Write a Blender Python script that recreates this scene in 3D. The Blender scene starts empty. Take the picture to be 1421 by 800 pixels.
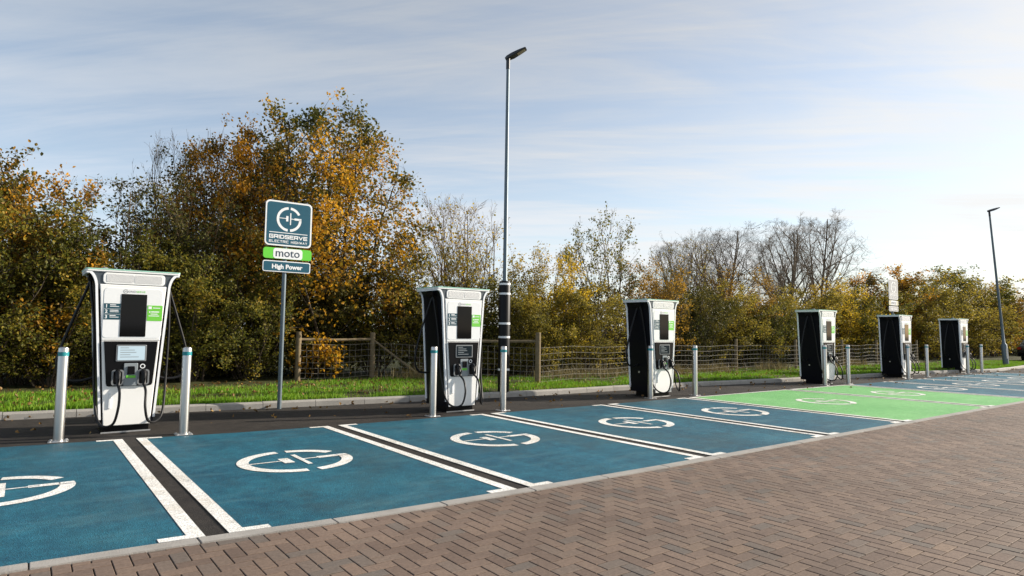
import bpy, bmesh, math, random
import numpy as np
from mathutils import Vector, Matrix

R = math.radians
C = bpy.context.scene.collection
rnd = random.Random(7)

# ---------------------------------------------------------------- camera
CAM_Z = 1.44
YAW, PITCH, ROLL, FOC, PW = 0.65176, 0.06787, 0.01372, 884.09895, 1421.0
fwd = Vector((math.sin(YAW)*math.cos(PITCH), math.cos(YAW)*math.cos(PITCH), math.sin(PITCH)))
rt = fwd.cross(Vector((0, 0, 1))).normalized(); up = rt.cross(fwd)
rt2 = rt*math.cos(ROLL) + up*math.sin(ROLL); up2 = -rt*math.sin(ROLL) + up*math.cos(ROLL)
cam = bpy.data.cameras.new('camera'); cam.sensor_width = 36; cam.lens = FOC/PW*36
cam.clip_start = 0.05; cam.clip_end = 3000
co = bpy.data.objects.new('camera', cam); C.objects.link(co)
M4 = Matrix((rt2, up2, -fwd)).transposed().to_4x4(); M4.translation = (0, 0, CAM_Z)
co.matrix_world = M4
bpy.context.scene.camera = co


def col(px, y):
    """world x of the vertical line that stands at depth y on the photo's column px (near the horizon)"""
    a = YAW + math.atan((px - PW/2)/FOC)
    return y*math.tan(a)

# ---------------------------------------------------------------- materials
def new_mat(name):
    m = bpy.data.materials.new(name); m.use_nodes = True
    nt = m.node_tree; b = nt.nodes['Principled BSDF']
    return m, nt, b


def N(nt, t, **kw):
    n = nt.nodes.new(t)
    for k, v in kw.items():
        if k.startswith('i_'):
            n.inputs[k[2:].replace('_', ' ')].default_value = v
        else:
            setattr(n, k, v)
    return n


def plain(name, colr, rough=0.5, metal=0.0, spec=0.5, bump=0.0, bscale=60.0, var=0.0, vscale=4.0, coat=0.0):
    m, nt, b = new_mat(name)
    b.inputs['Base Color'].default_value = (*colr, 1)
    b.inputs['Roughness'].default_value = rough
    b.inputs['Metallic'].default_value = metal
    b.inputs['Specular IOR Level'].default_value = spec
    b.inputs['Coat Weight'].default_value = coat
    tc = N(nt, 'ShaderNodeTexCoord')
    if var:
        n = N(nt, 'ShaderNodeTexNoise', i_Scale=vscale, i_Detail=6.0, i_Roughness=0.65)
        nt.links.new(tc.outputs['Object'], n.inputs['Vector'])
        mr = N(nt, 'ShaderNodeMapRange'); mr.inputs[1].default_value = .25; mr.inputs[2].default_value = .75
        mr.inputs[3].default_value = 1-var; mr.inputs[4].default_value = 1+var
        nt.links.new(n.outputs['Fac'], mr.inputs[0])
        mx = N(nt, 'ShaderNodeMix', data_type='RGBA', blend_type='MULTIPLY'); mx.inputs[0].default_value = 1
        mx.inputs[6].default_value = (*colr, 1)
        nt.links.new(mr.outputs[0], mx.inputs[7]); nt.links.new(mx.outputs[2], b.inputs['Base Color'])
        mr2 = N(nt, 'ShaderNodeMapRange'); mr2.inputs[3].default_value = max(0, rough-.1); mr2.inputs[4].default_value = min(1, rough+.1)
        nt.links.new(n.outputs['Fac'], mr2.inputs[0]); nt.links.new(mr2.outputs[0], b.inputs['Roughness'])
    if bump:
        n2 = N(nt, 'ShaderNodeTexNoise', i_Scale=bscale, i_Detail=4.0)
        nt.links.new(tc.outputs['Object'], n2.inputs['Vector'])
        bp = N(nt, 'ShaderNodeBump', i_Strength=bump, i_Distance=0.01)
        nt.links.new(n2.outputs['Fac'], bp.inputs['Height']); nt.links.new(bp.outputs['Normal'], b.inputs['Normal'])
    return m


def ramp_nodes(nt, stops):
    r = N(nt, 'ShaderNodeValToRGB'); e = r.color_ramp.elements
    e[0].position, e[0].color = stops[0][0], (*stops[0][1], 1)
    e[1].position, e[1].color = stops[-1][0], (*stops[-1][1], 1)
    for p, c in stops[1:-1]:
        k = e.new(p); k.color = (*c, 1)
    return r


def tarmac(name, c0, c1, wear=None, wear_amt=0.0, rough=0.75, fine=140.0, stone=None, spec=0.35, bump=0.5, grime=None, chips=None, lanes=False):
    """aggregate surface: fine grain, larger patches and optional worn blotches"""
    m, nt, b = new_mat(name)
    tc = N(nt, 'ShaderNodeTexCoord')
    big = N(nt, 'ShaderNodeTexNoise', i_Scale=0.55, i_Detail=7.0, i_Roughness=0.62)
    nt.links.new(tc.outputs['Object'], big.inputs['Vector'])
    mid = N(nt, 'ShaderNodeTexNoise', i_Scale=6.0, i_Detail=6.0, i_Roughness=0.7)
    nt.links.new(tc.outputs['Object'], mid.inputs['Vector'])
    vor = N(nt, 'ShaderNodeTexVoronoi', i_Scale=fine)
    nt.links.new(tc.outputs['Object'], vor.inputs['Vector'])
    ad = N(nt, 'ShaderNodeMath', operation='ADD'); nt.links.new(big.outputs['Fac'], ad.inputs[0]); nt.links.new(mid.outputs['Fac'], ad.inputs[1])
    r = N(nt, 'ShaderNodeMapRange'); r.inputs[1].default_value = .82; r.inputs[2].default_value = 1.18
    nt.links.new(ad.outputs[0], r.inputs[0])
    mx = N(nt, 'ShaderNodeMix', data_type='RGBA'); mx.inputs[6].default_value = (*c0, 1); mx.inputs[7].default_value = (*c1, 1)
    nt.links.new(r.outputs[0], mx.inputs[0])
    out = mx.outputs[2]
    sm = N(nt, 'ShaderNodeMapRange'); sm.inputs[3].default_value = .62; sm.inputs[4].default_value = 1.4
    sx = N(nt, 'ShaderNodeSeparateColor'); nt.links.new(vor.outputs['Color'], sx.inputs[0]); nt.links.new(sx.outputs[0], sm.inputs[0])
    mm = N(nt, 'ShaderNodeMix', data_type='RGBA', blend_type='MULTIPLY'); mm.inputs[0].default_value = 1
    nt.links.new(out, mm.inputs[6]); nt.links.new(sm.outputs[0], mm.inputs[7]); out = mm.outputs[2]
    if wear:
        wn = N(nt, 'ShaderNodeTexNoise', i_Scale=1.7, i_Detail=9.0, i_Roughness=0.72, i_Distortion=0.4)
        mp = N(nt, 'ShaderNodeMapping'); mp.inputs['Scale'].default_value = (0.45, 1.6, 1); mp.inputs['Location'].default_value = (3.1, 1.7, 0)
        nt.links.new(tc.outputs['Object'], mp.inputs['Vector']); nt.links.new(mp.outputs[0], wn.inputs['Vector'])
        wr = N(nt, 'ShaderNodeMapRange'); wr.inputs[1].default_value = .52; wr.inputs[2].default_value = .78; wr.inputs[4].default_value = wear_amt
        nt.links.new(wn.outputs['Fac'], wr.inputs[0])
        w = N(nt, 'ShaderNodeMix', data_type='RGBA'); w.inputs[7].default_value = (*wear, 1)
        nt.links.new(wr.outputs[0], w.inputs[0]); nt.links.new(out, w.inputs[6]); out = w.outputs[2]
    if lanes:
        ml = N(nt, 'ShaderNodeMapping'); ml.inputs['Scale'].default_value = (1.5, .16, 1); nt.links.new(tc.outputs['Object'], ml.inputs['Vector'])
        ln = N(nt, 'ShaderNodeTexNoise', i_Scale=1.6, i_Detail=6.0, i_Roughness=.6); nt.links.new(ml.outputs[0], ln.inputs['Vector'])
        l2 = N(nt, 'ShaderNodeMapRange'); l2.inputs[1].default_value = .3; l2.inputs[2].default_value = .7; l2.inputs[3].default_value = .80; l2.inputs[4].default_value = 1.16; nt.links.new(ln.outputs['Fac'], l2.inputs[0])
        l3 = N(nt, 'ShaderNodeMix', data_type='RGBA', blend_type='MULTIPLY'); l3.inputs[0].default_value = 1
        nt.links.new(out, l3.inputs[6]); nt.links.new(l2.outputs[0], l3.inputs[7]); out = l3.outputs[2]
    if chips:
        c1_ = N(nt, 'ShaderNodeTexNoise', i_Scale=48.0, i_Detail=6.0, i_Roughness=.7); nt.links.new(tc.outputs['Object'], c1_.inputs['Vector'])
        c2_ = N(nt, 'ShaderNodeTexNoise', i_Scale=1.3, i_Detail=5.0); nt.links.new(tc.outputs['Object'], c2_.inputs['Vector'])
        cm = N(nt, 'ShaderNodeMath', operation='MULTIPLY_ADD'); cm.inputs[1].default_value = .55; nt.links.new(c2_.outputs['Fac'], cm.inputs[0]); nt.links.new(c1_.outputs['Fac'], cm.inputs[2])
        c3 = N(nt, 'ShaderNodeMapRange'); c3.inputs[1].default_value = .86; c3.inputs[2].default_value = .96; c3.inputs[4].default_value = .8; nt.links.new(cm.outputs[0], c3.inputs[0])
        c4 = N(nt, 'ShaderNodeMix', data_type='RGBA'); c4.inputs[7].default_value = (*chips, 1)
        nt.links.new(c3.outputs[0], c4.inputs[0]); nt.links.new(out, c4.inputs[6]); out = c4.outputs[2]
    if grime:
        gn = N(nt, 'ShaderNodeTexNoise', i_Scale=.42, i_Detail=8.0, i_Roughness=.68, i_Distortion=.5)
        mg = N(nt, 'ShaderNodeMapping'); mg.inputs['Location'].default_value = (1.35, 4.4, 0); nt.links.new(tc.outputs['Object'], mg.inputs['Vector']); nt.links.new(mg.outputs[0], gn.inputs['Vector'])
        g2 = N(nt, 'ShaderNodeMapRange'); g2.inputs[1].default_value = .50; g2.inputs[2].default_value = .68; g2.inputs[4].default_value = .8
        nt.links.new(gn.outputs['Fac'], g2.inputs[0])
        gm = N(nt, 'ShaderNodeMix', data_type='RGBA'); gm.inputs[7].default_value = (*grime, 1)
        nt.links.new(g2.outputs[0], gm.inputs[0]); nt.links.new(out, gm.inputs[6]); out = gm.outputs[2]
    nt.links.new(out, b.inputs['Base Color'])
    b.inputs['Roughness'].default_value = rough; b.inputs['Specular IOR Level'].default_value = spec
    bp = N(nt, 'ShaderNodeBump', i_Strength=bump, i_Distance=0.006)
    nt.links.new(vor.outputs['Distance'], bp.inputs['Height']); nt.links.new(bp.outputs['Normal'], b.inputs['Normal'])
    return m


def foliage(name, stops, trans=0.3, clump=0.45, cscale=0.9, rough=0.55):
    m, nt, b = new_mat(name)
    g = N(nt, 'ShaderNodeNewGeometry'); tc = N(nt, 'ShaderNodeTexCoord'); oi = N(nt, 'ShaderNodeObjectInfo')
    n = N(nt, 'ShaderNodeTexNoise', i_Scale=cscale, i_Detail=3.0)
    va = N(nt, 'ShaderNodeVectorMath', operation='ADD'); nt.links.new(tc.outputs['Object'], va.inputs[0])
    sc = N(nt, 'ShaderNodeMath', operation='MULTIPLY'); sc.inputs[1].default_value = 37; nt.links.new(oi.outputs['Random'], sc.inputs[0])
    nt.links.new(sc.outputs[0], va.inputs[1]); nt.links.new(va.outputs[0], n.inputs['Vector'])
    mr = N(nt, 'ShaderNodeMapRange'); mr.inputs[1].default_value = .3; mr.inputs[2].default_value = .7
    nt.links.new(n.outputs['Fac'], mr.inputs[0])
    mx = N(nt, 'ShaderNodeMix', data_type='FLOAT'); mx.inputs[0].default_value = clump
    nt.links.new(g.outputs['Random Per Island'], mx.inputs[2]); nt.links.new(mr.outputs[0], mx.inputs[3])
    r = ramp_nodes(nt, stops); nt.links.new(mx.outputs[0], r.inputs['Fac'])
    nt.links.new(r.outputs['Color'], b.inputs['Base Color'])
    b.inputs['Roughness'].default_value = rough; b.inputs['Specular IOR Level'].default_value = 0.3
    tr = N(nt, 'ShaderNodeBsdfTranslucent'); nt.links.new(r.outputs['Color'], tr.inputs['Color'])
    ms = N(nt, 'ShaderNodeMixShader'); ms.inputs[0].default_value = trans
    o = nt.nodes['Material Output']
    nt.links.new(b.outputs[0], ms.inputs[1]); nt.links.new(tr.outputs[0], ms.inputs[2]); nt.links.new(ms.outputs[0], o.inputs['Surface'])
    return m


def brick_mat():
    m, nt, b = new_mat('block paving')
    g = N(nt, 'ShaderNodeNewGeometry'); tc = N(nt, 'ShaderNodeTexCoord')
    r = ramp_nodes(nt, [(0, (.142, .100, .078)), (.35, (.176, .126, .098)), (.65, (.196, .139, .105)), (.85, (.162, .124, .100)), (.95, (.136, .114, .098)), (1, (.215, .150, .108))])
    n0 = N(nt, 'ShaderNodeTexNoise', i_Scale=.7, i_Detail=5.0); nt.links.new(tc.outputs['Object'], n0.inputs['Vector'])
    nt.links.new(g.outputs['Random Per Island'], r.inputs['Fac'])
    n = N(nt, 'ShaderNodeTexNoise', i_Scale=38.0, i_Detail=8.0, i_Roughness=.75); nt.links.new(tc.outputs['Object'], n.inputs['Vector'])
    mr = N(nt, 'ShaderNodeMapRange'); mr.inputs[1].default_value = .3; mr.inputs[2].default_value = .7; mr.inputs[3].default_value = .72; mr.inputs[4].default_value = 1.25
    nt.links.new(n.outputs['Fac'], mr.inputs[0])
    mr0 = N(nt, 'ShaderNodeMapRange'); mr0.inputs[1].default_value = .3; mr0.inputs[2].default_value = .7; mr0.inputs[3].default_value = .82; mr0.inputs[4].default_value = 1.15
    nt.links.new(n0.outputs['Fac'], mr0.inputs[0])
    mu = N(nt, 'ShaderNodeMath', operation='MULTIPLY'); nt.links.new(mr.outputs[0], mu.inputs[0]); nt.links.new(mr0.outputs[0], mu.inputs[1])
    mx = N(nt, 'ShaderNodeMix', data_type='RGBA', blend_type='MULTIPLY'); mx.inputs[0].default_value = 1
    nt.links.new(r.outputs['Color'], mx.inputs[6]); nt.links.new(mu.outputs[0], mx.inputs[7])
    nt.links.new(mx.outputs[2], b.inputs['Base Color'])
    b.inputs['Roughness'].default_value = .8; b.inputs['Specular IOR Level'].default_value = .3
    bp = N(nt, 'ShaderNodeBump', i_Strength=.35, i_Distance=.004); nt.links.new(n.outputs['Fac'], bp.inputs['Height']); nt.links.new(bp.outputs['Normal'], b.inputs['Normal'])
    return m


def emissive(name, colr, s):
    m, nt, b = new_mat(name)
    b.inputs['Base Color'].default_value = (*[c*.3 for c in colr], 1)
    b.inputs['Emission Color'].default_value = (*colr, 1); b.inputs['Emission Strength'].default_value = s
    b.inputs['Roughness'].default_value = .15
    return m


def bark_mat(name, c, v=.35):
    return plain(name, c, .9, spec=.15, var=v, vscale=9, bump=.5, bscale=40)


MT = {
 'white': plain('white panel', (.86, .86, .845), .35, var=.02, vscale=3),
 'trim': plain('white trim', (.88, .89, .91), .3),
 'grille': plain('grille', (.60, .60, .60), .55, bump=.6, bscale=300),
 'inset': plain('white inset panel', (.80, .81, .815), .38, var=.02),
 'black': plain('black side panel', (.004, .0045, .008), .38, spec=.16),
 'gloss': plain('black glass', (.004, .004, .005), .06, spec=.22),
 'facia': plain('black facia', (.005, .005, .006), .3, spec=.16),
 'slate': plain('slate plastic', (.060, .075, .090), .45),
 'grey': plain('grey plastic', (.18, .19, .20), .45),
 'midgrey': plain('reader grey', (.24, .27, .29), .4),
 'ring': plain('holster ring', (.20, .21, .22), .4),
 'rubber': plain('cable rubber', (.008, .008, .009), .42, spec=.3),
 'mint': plain('mint strip', (.42, .78, .62), .35),
 'teal': plain('teal sheet', (.006, .085, .135), .42, var=.04, vscale=2),
 'tealdk': plain('dark teal sticker', (.008, .060, .085), .4),
 'band': plain('teal band', (.010, .22, .25), .45),
 'green': plain('green sheet', (.13, .62, .045), .45),
 'lime': plain('green sticker', (.16, .56, .05), .45),
 'letter': plain('white lettering', (.85, .86, .87), .45),
 'ink': plain('dark lettering', (.03, .05, .08), .5),
 'glaresign': plain('sun-glare grey sign face', (.40, .41, .44), .3, spec=.7),  # teal sign face with sun glare painted into its colour
 'glaregreen': plain('sun-glare pale sign face', (.62, .58, .42), .35),  # green board washed out by the same painted glare
 'alu': plain('aluminium', (.62, .62, .62), .42, metal=.85, var=.05, vscale=30),
 'steel': plain('brushed steel', (.52, .515, .505), .34, metal=1),
 'galv': plain('galvanised steel', (.13, .165, .19), .5, metal=.5, var=.08, vscale=6),
 'wire': plain('fence wire', (.23, .21, .18), .65),
 'lampdk': plain('lamp housing', (.025, .028, .034), .45),
 'lens': plain('lamp lens', (.30, .26, .20), .3),
 'wrapblack': plain('black sleeve', (.006, .006, .007), .45, spec=.2),
 'concrete': plain('concrete', (.36, .34, .31), .85, bump=.35, bscale=90, var=.16, vscale=5, spec=.2),
 'kerbgrey': plain('flush kerb concrete', (.34, .32, .295), .85, bump=.35, bscale=80, var=.2, vscale=3.5, spec=.2),
 'timber': bark_mat('weathered timber', (.20, .155, .095)),
 'bark': bark_mat('bark', (.075, .058, .042)),
 'ashbark': bark_mat('ash bark', (.15, .118, .086)),
 'twig': bark_mat('pale twig bark', (.16, .115, .075)),
 'asphalt': tarmac('asphalt', (.022, .019, .017), (.042, .036, .031), wear=(.080, .066, .053), wear_amt=.6, spec=.25),
 'blue': tarmac('blue bay paint', (.005, .070, .117), (.017, .130, .185), wear=(.10, .215, .240), wear_amt=.65, rough=.6, grime=(.030, .066, .080), lanes=True),
 'greenbay': tarmac('green bay paint', (.135, .40, .12), (.195, .475, .165), wear=(.34, .55, .30), wear_amt=.5, rough=.62),
 'paint': tarmac('white road paint', (.66, .64, .59), (.82, .81, .78), wear=(.52, .43, .29), wear_amt=.95, rough=.7, bump=.3, chips=(.07, .095, .11)),
 'brick': brick_mat(),
 'joint': plain('joint sand', (.018, .015, .013), .95, spec=.1),
 'soil': tarmac('verge soil', (.050, .050, .020), (.070, .075, .028), fine=60, rough=.95, spec=.1),
 'farground': tarmac('far ground', (.050, .060, .025), (.080, .085, .040), fine=5, rough=.95, spec=.1),
 'grass': foliage('grass blades', [(0, (.075, .16, .008)), (.45, (.150, .31, .014)), (.8, (.24, .37, .025)), (1, (.32, .30, .07))], trans=.35, clump=.55, cscale=1.6),
 'straw': foliage('dry grass', [(0, (.13, .10, .035)), (.5, (.24, .19, .08)), (1, (.34, .28, .14))], trans=.25),
 'litter': foliage('fallen leaves', [(0, (.10, .055, .020)), (.6, (.22, .12, .03)), (1, (.36, .22, .06))], trans=.1),
 'carpaint': plain('dark car paint', (.012, .014, .022), .25, coat=.8),
 'carglass': plain('car glass', (.012, .014, .016), .05, spec=.7),
 'redlens': plain('red lamp lens', (.45, .02, .015), .2),
 'amber': plain('amber lens', (.55, .18, .03), .25),
 'tyre': plain('tyre', (.015, .015, .015), .8),
 'display': emissive('lit display', (.50, .62, .68), .55),
 'displaydk': plain('dark display', (.012, .020, .026), .12, spec=.25),
}
# leaf palettes: colours the leaves have, from dark old leaves to turned ones
MT['olive'] = foliage('olive leaves', [(0, (.028, .038, .009)), (.36, (.095, .105, .016)), (.66, (.225, .200, .028)), (.86, (.42, .290, .032)), (1, (.58, .35, .04))], trans=.48)
MT['orange'] = foliage('orange leaves', [(0, (.035, .040, .010)), (.32, (.11, .100, .016)), (.52, (.36, .190, .016)), (.75, (.66, .310, .017)), (1, (.78, .46, .03))], trans=.48, clump=.6, cscale=.55)
MT['maple'] = foliage('maple leaves', [(0, (.028, .038, .010)), (.32, (.09, .100, .016)), (.52, (.25, .175, .018)), (.70, (.62, .310, .018)), (1, (.78, .46, .035))], trans=.48, clump=.62, cscale=.5)
MT['yellow'] = foliage('yellow leaves', [(0, (.10, .105, .014)), (.3, (.30, .250, .022)), (.65, (.64, .43, .030)), (1, (.80, .57, .05))], trans=.5)
MT['brown'] = foliage('brown leaves', [(0, (.050, .052, .014)), (.4, (.20, .175, .030)), (.72, (.42, .320, .042)), (1, (.60, .42, .05))], trans=.48)
MT['rust'] = foliage('rust leaves', [(0, (.065, .052, .012)), (.4, (.26, .165, .024)), (.75, (.52, .290, .028)), (1, (.68, .41, .045))], trans=.48)
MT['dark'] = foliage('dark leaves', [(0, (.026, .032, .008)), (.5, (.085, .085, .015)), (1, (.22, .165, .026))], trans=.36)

# ---------------------------------------------------------------- mesh helpers
class MB:
    def __init__(s):
        s.v = []; s.f = []

    def add(s, vs, fs):
        o = len(s.v); s.v += [tuple(v) for v in vs]; s.f += [tuple(i+o for i in f) for f in fs]

    def box(s, x0, x1, y0, y1, z0, z1):
        s.add([(x0, y0, z0), (x1, y0, z0), (x1, y1, z0), (x0, y1, z0), (x0, y0, z1), (x1, y0, z1), (x1, y1, z1), (x0, y1, z1)],
              [(0, 3, 2, 1), (4, 5, 6, 7), (0, 1, 5, 4), (1, 2, 6, 5), (2, 3, 7, 6), (3, 0, 4, 7)])

    def plate(s, poly, y0, y1, bev=0.0):
        """polygon in the xz plane (counter-clockwise seen from -y), extruded from y0 (front) to y1"""
        n = len(poly)
        if bev:
            cx = sum(p[0] for p in poly)/n; cz = sum(p[1] for p in poly)/n
            w = max(abs(p[0]-cx) for p in poly); h = max(abs(p[1]-cz) for p in poly)
            inn = [(cx+(p[0]-cx)*(1-bev/w), cz+(p[1]-cz)*(1-bev/h)) for p in poly]
            vs = [(x, y0, z) for x, z in inn] + [(x, y0+bev, z) for x, z in poly] + [(x, y1, z) for x, z in poly]
            fs = [tuple(range(n)), tuple(range(3*n-1, 2*n-1, -1))]
            for k in (0, n):
                fs += [(k+i, k+n+i, k+n+(i+1) % n, k+(i+1) % n) for i in range(n)]
        else:
            vs = [(x, y0, z) for x, z in poly] + [(x, y1, z) for x, z in poly]
            fs = [tuple(range(n)), tuple(range(2*n-1, n-1, -1))]
            fs += [(i, n+i, n+(i+1) % n, (i+1) % n) for i in range(n)]
        s.add(vs, fs)

    def slab(s, poly, z0, z1):
        """polygon in the xy plane (counter-clockwise from above)"""
        n = len(poly)
        vs = [(x, y, z1) for x, y in poly] + [(x, y, z0) for x, y in poly]
        fs = [tuple(range(n)), tuple(range(2*n-1, n-1, -1))] + [(i, n+i, n+(i+1) % n, (i+1) % n) for i in range(n)]
        s.add(vs, fs)

    def sheet(s, poly, z):
        s.add([(x, y, z) for x, y in poly], [tuple(range(len(poly)))])

    def tube(s, pts, r, k=8, cap=True):
        pts = [Vector(p) for p in pts]; n = len(pts)
        rs = r if isinstance(r, (list, tuple)) else [r]*n
        o = len(s.v); prev = None
        for i, p in enumerate(pts):
            d = (pts[min(i+1, n-1)] - pts[max(i-1, 0)]).normalized()
            if prev is None:
                a = Vector((1, 0, 0)) if abs(d.x) < .9 else Vector((0, 1, 0))
                u = d.cross(a).normalized()
            else:
                u = (prev - d*prev.dot(d)).normalized()
            w = d.cross(u); prev = u
            for j in range(k):
                t = 2*math.pi*j/k
                s.v.append(tuple(p + (u*math.cos(t) + w*math.sin(t))*rs[i]))
        for i in range(n-1):
            for j in range(k):
                a = o+i*k+j; b = o+i*k+(j+1) % k
                s.f.append((a, b, b+k, a+k))
        if cap:
            s.f.append(tuple(o+j for j in reversed(range(k)))); s.f.append(tuple(o+(n-1)*k+j for j in range(k)))

    def lathe(s, prof, k=24, cx=0, cy=0):
        o = len(s.v); n = len(prof)
        for r, z in prof:
            for j in range(k):
                t = 2*math.pi*j/k
                s.v.append((cx+r*math.cos(t), cy+r*math.sin(t), z))
        for i in range(n-1):
            for j in range(k):
                a = o+i*k+j; b = o+i*k+(j+1) % k
                s.f.append((a, b, b+k, a+k))
        s.f.append(tuple(o+j for j in reversed(range(k)))); s.f.append(tuple(o+(n-1)*k+j for j in range(k)))

    def build(s, name, mat, parent=None, smooth=False, loc=None, bevel=0.0):
        me = bpy.data.meshes.new(name); me.from_pydata(s.v, [], s.f); me.update()
        if bevel:
            bm = bmesh.new(); bm.from_mesh(me)
            ed = [e for e in bm.edges if len(e.link_faces) == 2 and e.calc_face_angle() > R(40)]
            bmesh.ops.bevel(bm, geom=ed, offset=bevel, segments=2, affect='EDGES', clamp_overlap=True)
            bm.to_mesh(me); bm.free()
        return link(name, me, mat, parent, smooth, loc)


def link(name, me, mat, parent=None, smooth=False, loc=None):
    me.materials.append(MT[mat] if isinstance(mat, str) else mat)
    if smooth:
        me.polygons.foreach_set('use_smooth', [True]*len(me.polygons))
        try:
            me.set_sharp_from_angle(angle=R(42))
        except Exception:
            pass
    o = bpy.data.objects.new(name, me); C.objects.link(o)
    if parent: o.parent = parent
    if loc: o.location = loc
    return o


def tag(o, label=None, cat=None, group=None, kind=None):
    if label: o['label'] = label
    if cat: o['category'] = cat
    if group: o['group'] = group
    if kind: o['kind'] = kind
    return o


def thing(name, label, cat, loc=(0, 0, 0), rz=0, group=None):
    o = bpy.data.objects.new(name, None); C.objects.link(o); o.location = loc; o.rotation_euler = (0, 0, rz)
    o.empty_display_size = .2
    return tag(o, label, cat, group)


def struct(o):
    o['kind'] = 'structure'; return o


def copy_tree(o, parent=None):
    c = o.copy(); C.objects.link(c); c.parent = parent
    for ch in list(o.children): copy_tree(ch, c)
    return c


def rrect(x0, z0, x1, z1, r, k=5):
    p = []
    for cx, cz, a0 in ((x1-r, z0+r, -90), (x1-r, z1-r, 0), (x0+r, z1-r, 90), (x0+r, z0+r, 180)):
        for i in range(k+1):
            t = R(a0+90*i/k); p.append((cx+r*math.cos(t), cz+r*math.sin(t)))
    return p


def text(name, s, size, mat, parent, x, z, y, w=None, bold=0.0, align='CENTER', flat=False, sp=1.0):
    """lettering standing in the xz plane, facing -y"""
    cu = bpy.data.curves.new(name, 'FONT'); cu.body = s; cu.size = size; cu.align_x = align; cu.offset = bold; cu.space_character = sp
    cu.resolution_u = 3
    ob = bpy.data.objects.new(name, cu)
    me = bpy.data.meshes.new_from_object(ob); bpy.data.objects.remove(ob); bpy.data.curves.remove(cu)
    xs = [v.co.x for v in me.vertices]
    sx = 1.0
    if w and xs: sx = w/(max(xs)-min(xs))
    ox = 0 if not w else -(max(xs)+min(xs))/2*sx
    for v in me.vertices:
        v.co = (x+ox+v.co.x*sx, y, z+v.co.y)
    me.materials.clear(); me.update()
    return link(name, me, mat, parent)


def catmull(pts, n=8):
    P = [Vector(p) for p in pts]; P = [P[0]*2-P[1]] + P + [P[-1]*2-P[-2]]; out = []
    for i in range(1, len(P)-2):
        for j in range(n):
            t = j/n; a, b, c, d = P[i-1], P[i], P[i+1], P[i+2]
            out.append(.5*((2*b)+(-a+c)*t+(2*a-5*b+4*c-d)*t*t+(-a+3*b-3*c+d)*t**3))
    out.append(P[-2]); return out


def emblem_polys():
    """ring with plug and bar, unit radius, in a plane (u right, v up): a list of quads/polygons"""
    P = []
    def arc(a0, a1, r0=.80, r1=1.0, n=20):
        for i in range(n):
            s, t = R(a0+(a1-a0)*i/n), R(a0+(a1-a0)*(i+1)/n)
            P.append([(r0*math.cos(s), r0*math.sin(s)), (r1*math.cos(s), r1*math.sin(s)), (r1*math.cos(t), r1*math.sin(t)), (r0*math.cos(t), r0*math.sin(t))])
    def rect(a, b, c, d): P.append([(a, b), (c, b), (c, d), (a, d)])
    arc(95, 264); arc(276, 361, n=14); arc(29, 84, n=10)
    rect(.42, -.02, .81, .145); rect(.96, -.0, .998, .145) if False else None
    P.append([(.80, -.02), (1.0, -.02), (.985, .145), (.79, .145)])
    rect(-.81, .03, -.25, .085); rect(-.25, -.17, -.07, .27); rect(.07, -.44, .155, .53); rect(.155, .03, .42, .085)
    return P
EMB = emblem_polys()


def emblem_flat(name, cx, cy, rad, z, mat, parent):
    m = MB()
    for p in EMB: m.sheet([(cx+rad*u, cy+rad*v) for u, v in p], z)
    return m.build(name, mat, parent)


def emblem_stand(name, x, z, rad, y, mat, parent):
    m = MB()
    for p in EMB: m.add([(x+rad*u, y, z+rad*v) for u, v in p], [tuple(range(len(p)))])
    return m.build(name, mat, parent)

# ---------------------------------------------------------------- ground, paving, bays
def interp(poly):
    xs = [p[0] for p in poly]; ys = [p[1] for p in poly]
    return lambda x: float(np.interp(x, xs, ys))
edge_pts = [(-12, 5.55), (-3, 5.10), (-.6, 4.93), (.43, 4.88), (1.14, 4.81), (2.03, 4.72), (3.5, 4.655), (5.4, 4.615), (9, 4.61), (13.3, 4.61), (20, 4.6), (60, 4.6)]
edge = interp(edge_pts)                       # bay side of the flush kerb
back_pts = [(-12, 10.6), (-2.5, 9.85), (1.14, 9.50), (2.4, 9.30), (3.72, 9.21), (6.46, 9.15), (9.3, 9.09), (11.9, 9.09), (16.1, 9.06), (19.3, 9.0), (33, 8.95), (60, 8.95)]
back = interp(back_pts)
kerb_pts = [(-14, 13.9), (-.2, 12.34), (2.2, 12.02), (4.2, 11.75), (6.2, 11.48), (9.1, 11.15), (11.8, 11.12), (15.5, 10.90), (18.9, 10.52), (24.3, 10.30), (28.7, 9.92), (33.3, 9.25), (36.0, 9.40), (40, 9.75), (60, 11.2), (90, 13.5)]
kerb = interp(kerb_pts)

m = MB(); m.add([(-900, -900, -.06), (1500, -900, -.06), (1500, 1500, -.06), (-900, 1500, -.06)], [(0, 1, 2, 3)])
struct(m.build('ground', 'farground'))
# asphalt from the flush kerb to the raised kerb
xs = sorted(set([p[0] for p in edge_pts+kerb_pts if p[0] >= -12] + [80.0]))
m = MB()
for a, b in zip(xs[:-1], xs[1:]):
    m.sheet([(a, edge(a)-.05), (b, edge(b)-.05), (b, kerb(b)+.06), (a, kerb(a)+.06)], 0)
struct(m.build('asphalt', 'asphalt'))

# flush concrete kerb between bays and bricks, in about 0.9 m lengths
m = MB(); x = -11.8; r2 = random.Random(3)
while x < 58:
    L = .915; a, b = x+.004, x+L-.004
    j = r2.uniform(-.003, .003)
    m.slab([(a, edge(a)-.125), (b, edge(b)-.125), (b, edge(b)), (a, edge(a))], -.05, .010+j*.4)
    x += L
struct(m.build('flush_kerb', 'kerbgrey', bevel=.004))

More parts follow.
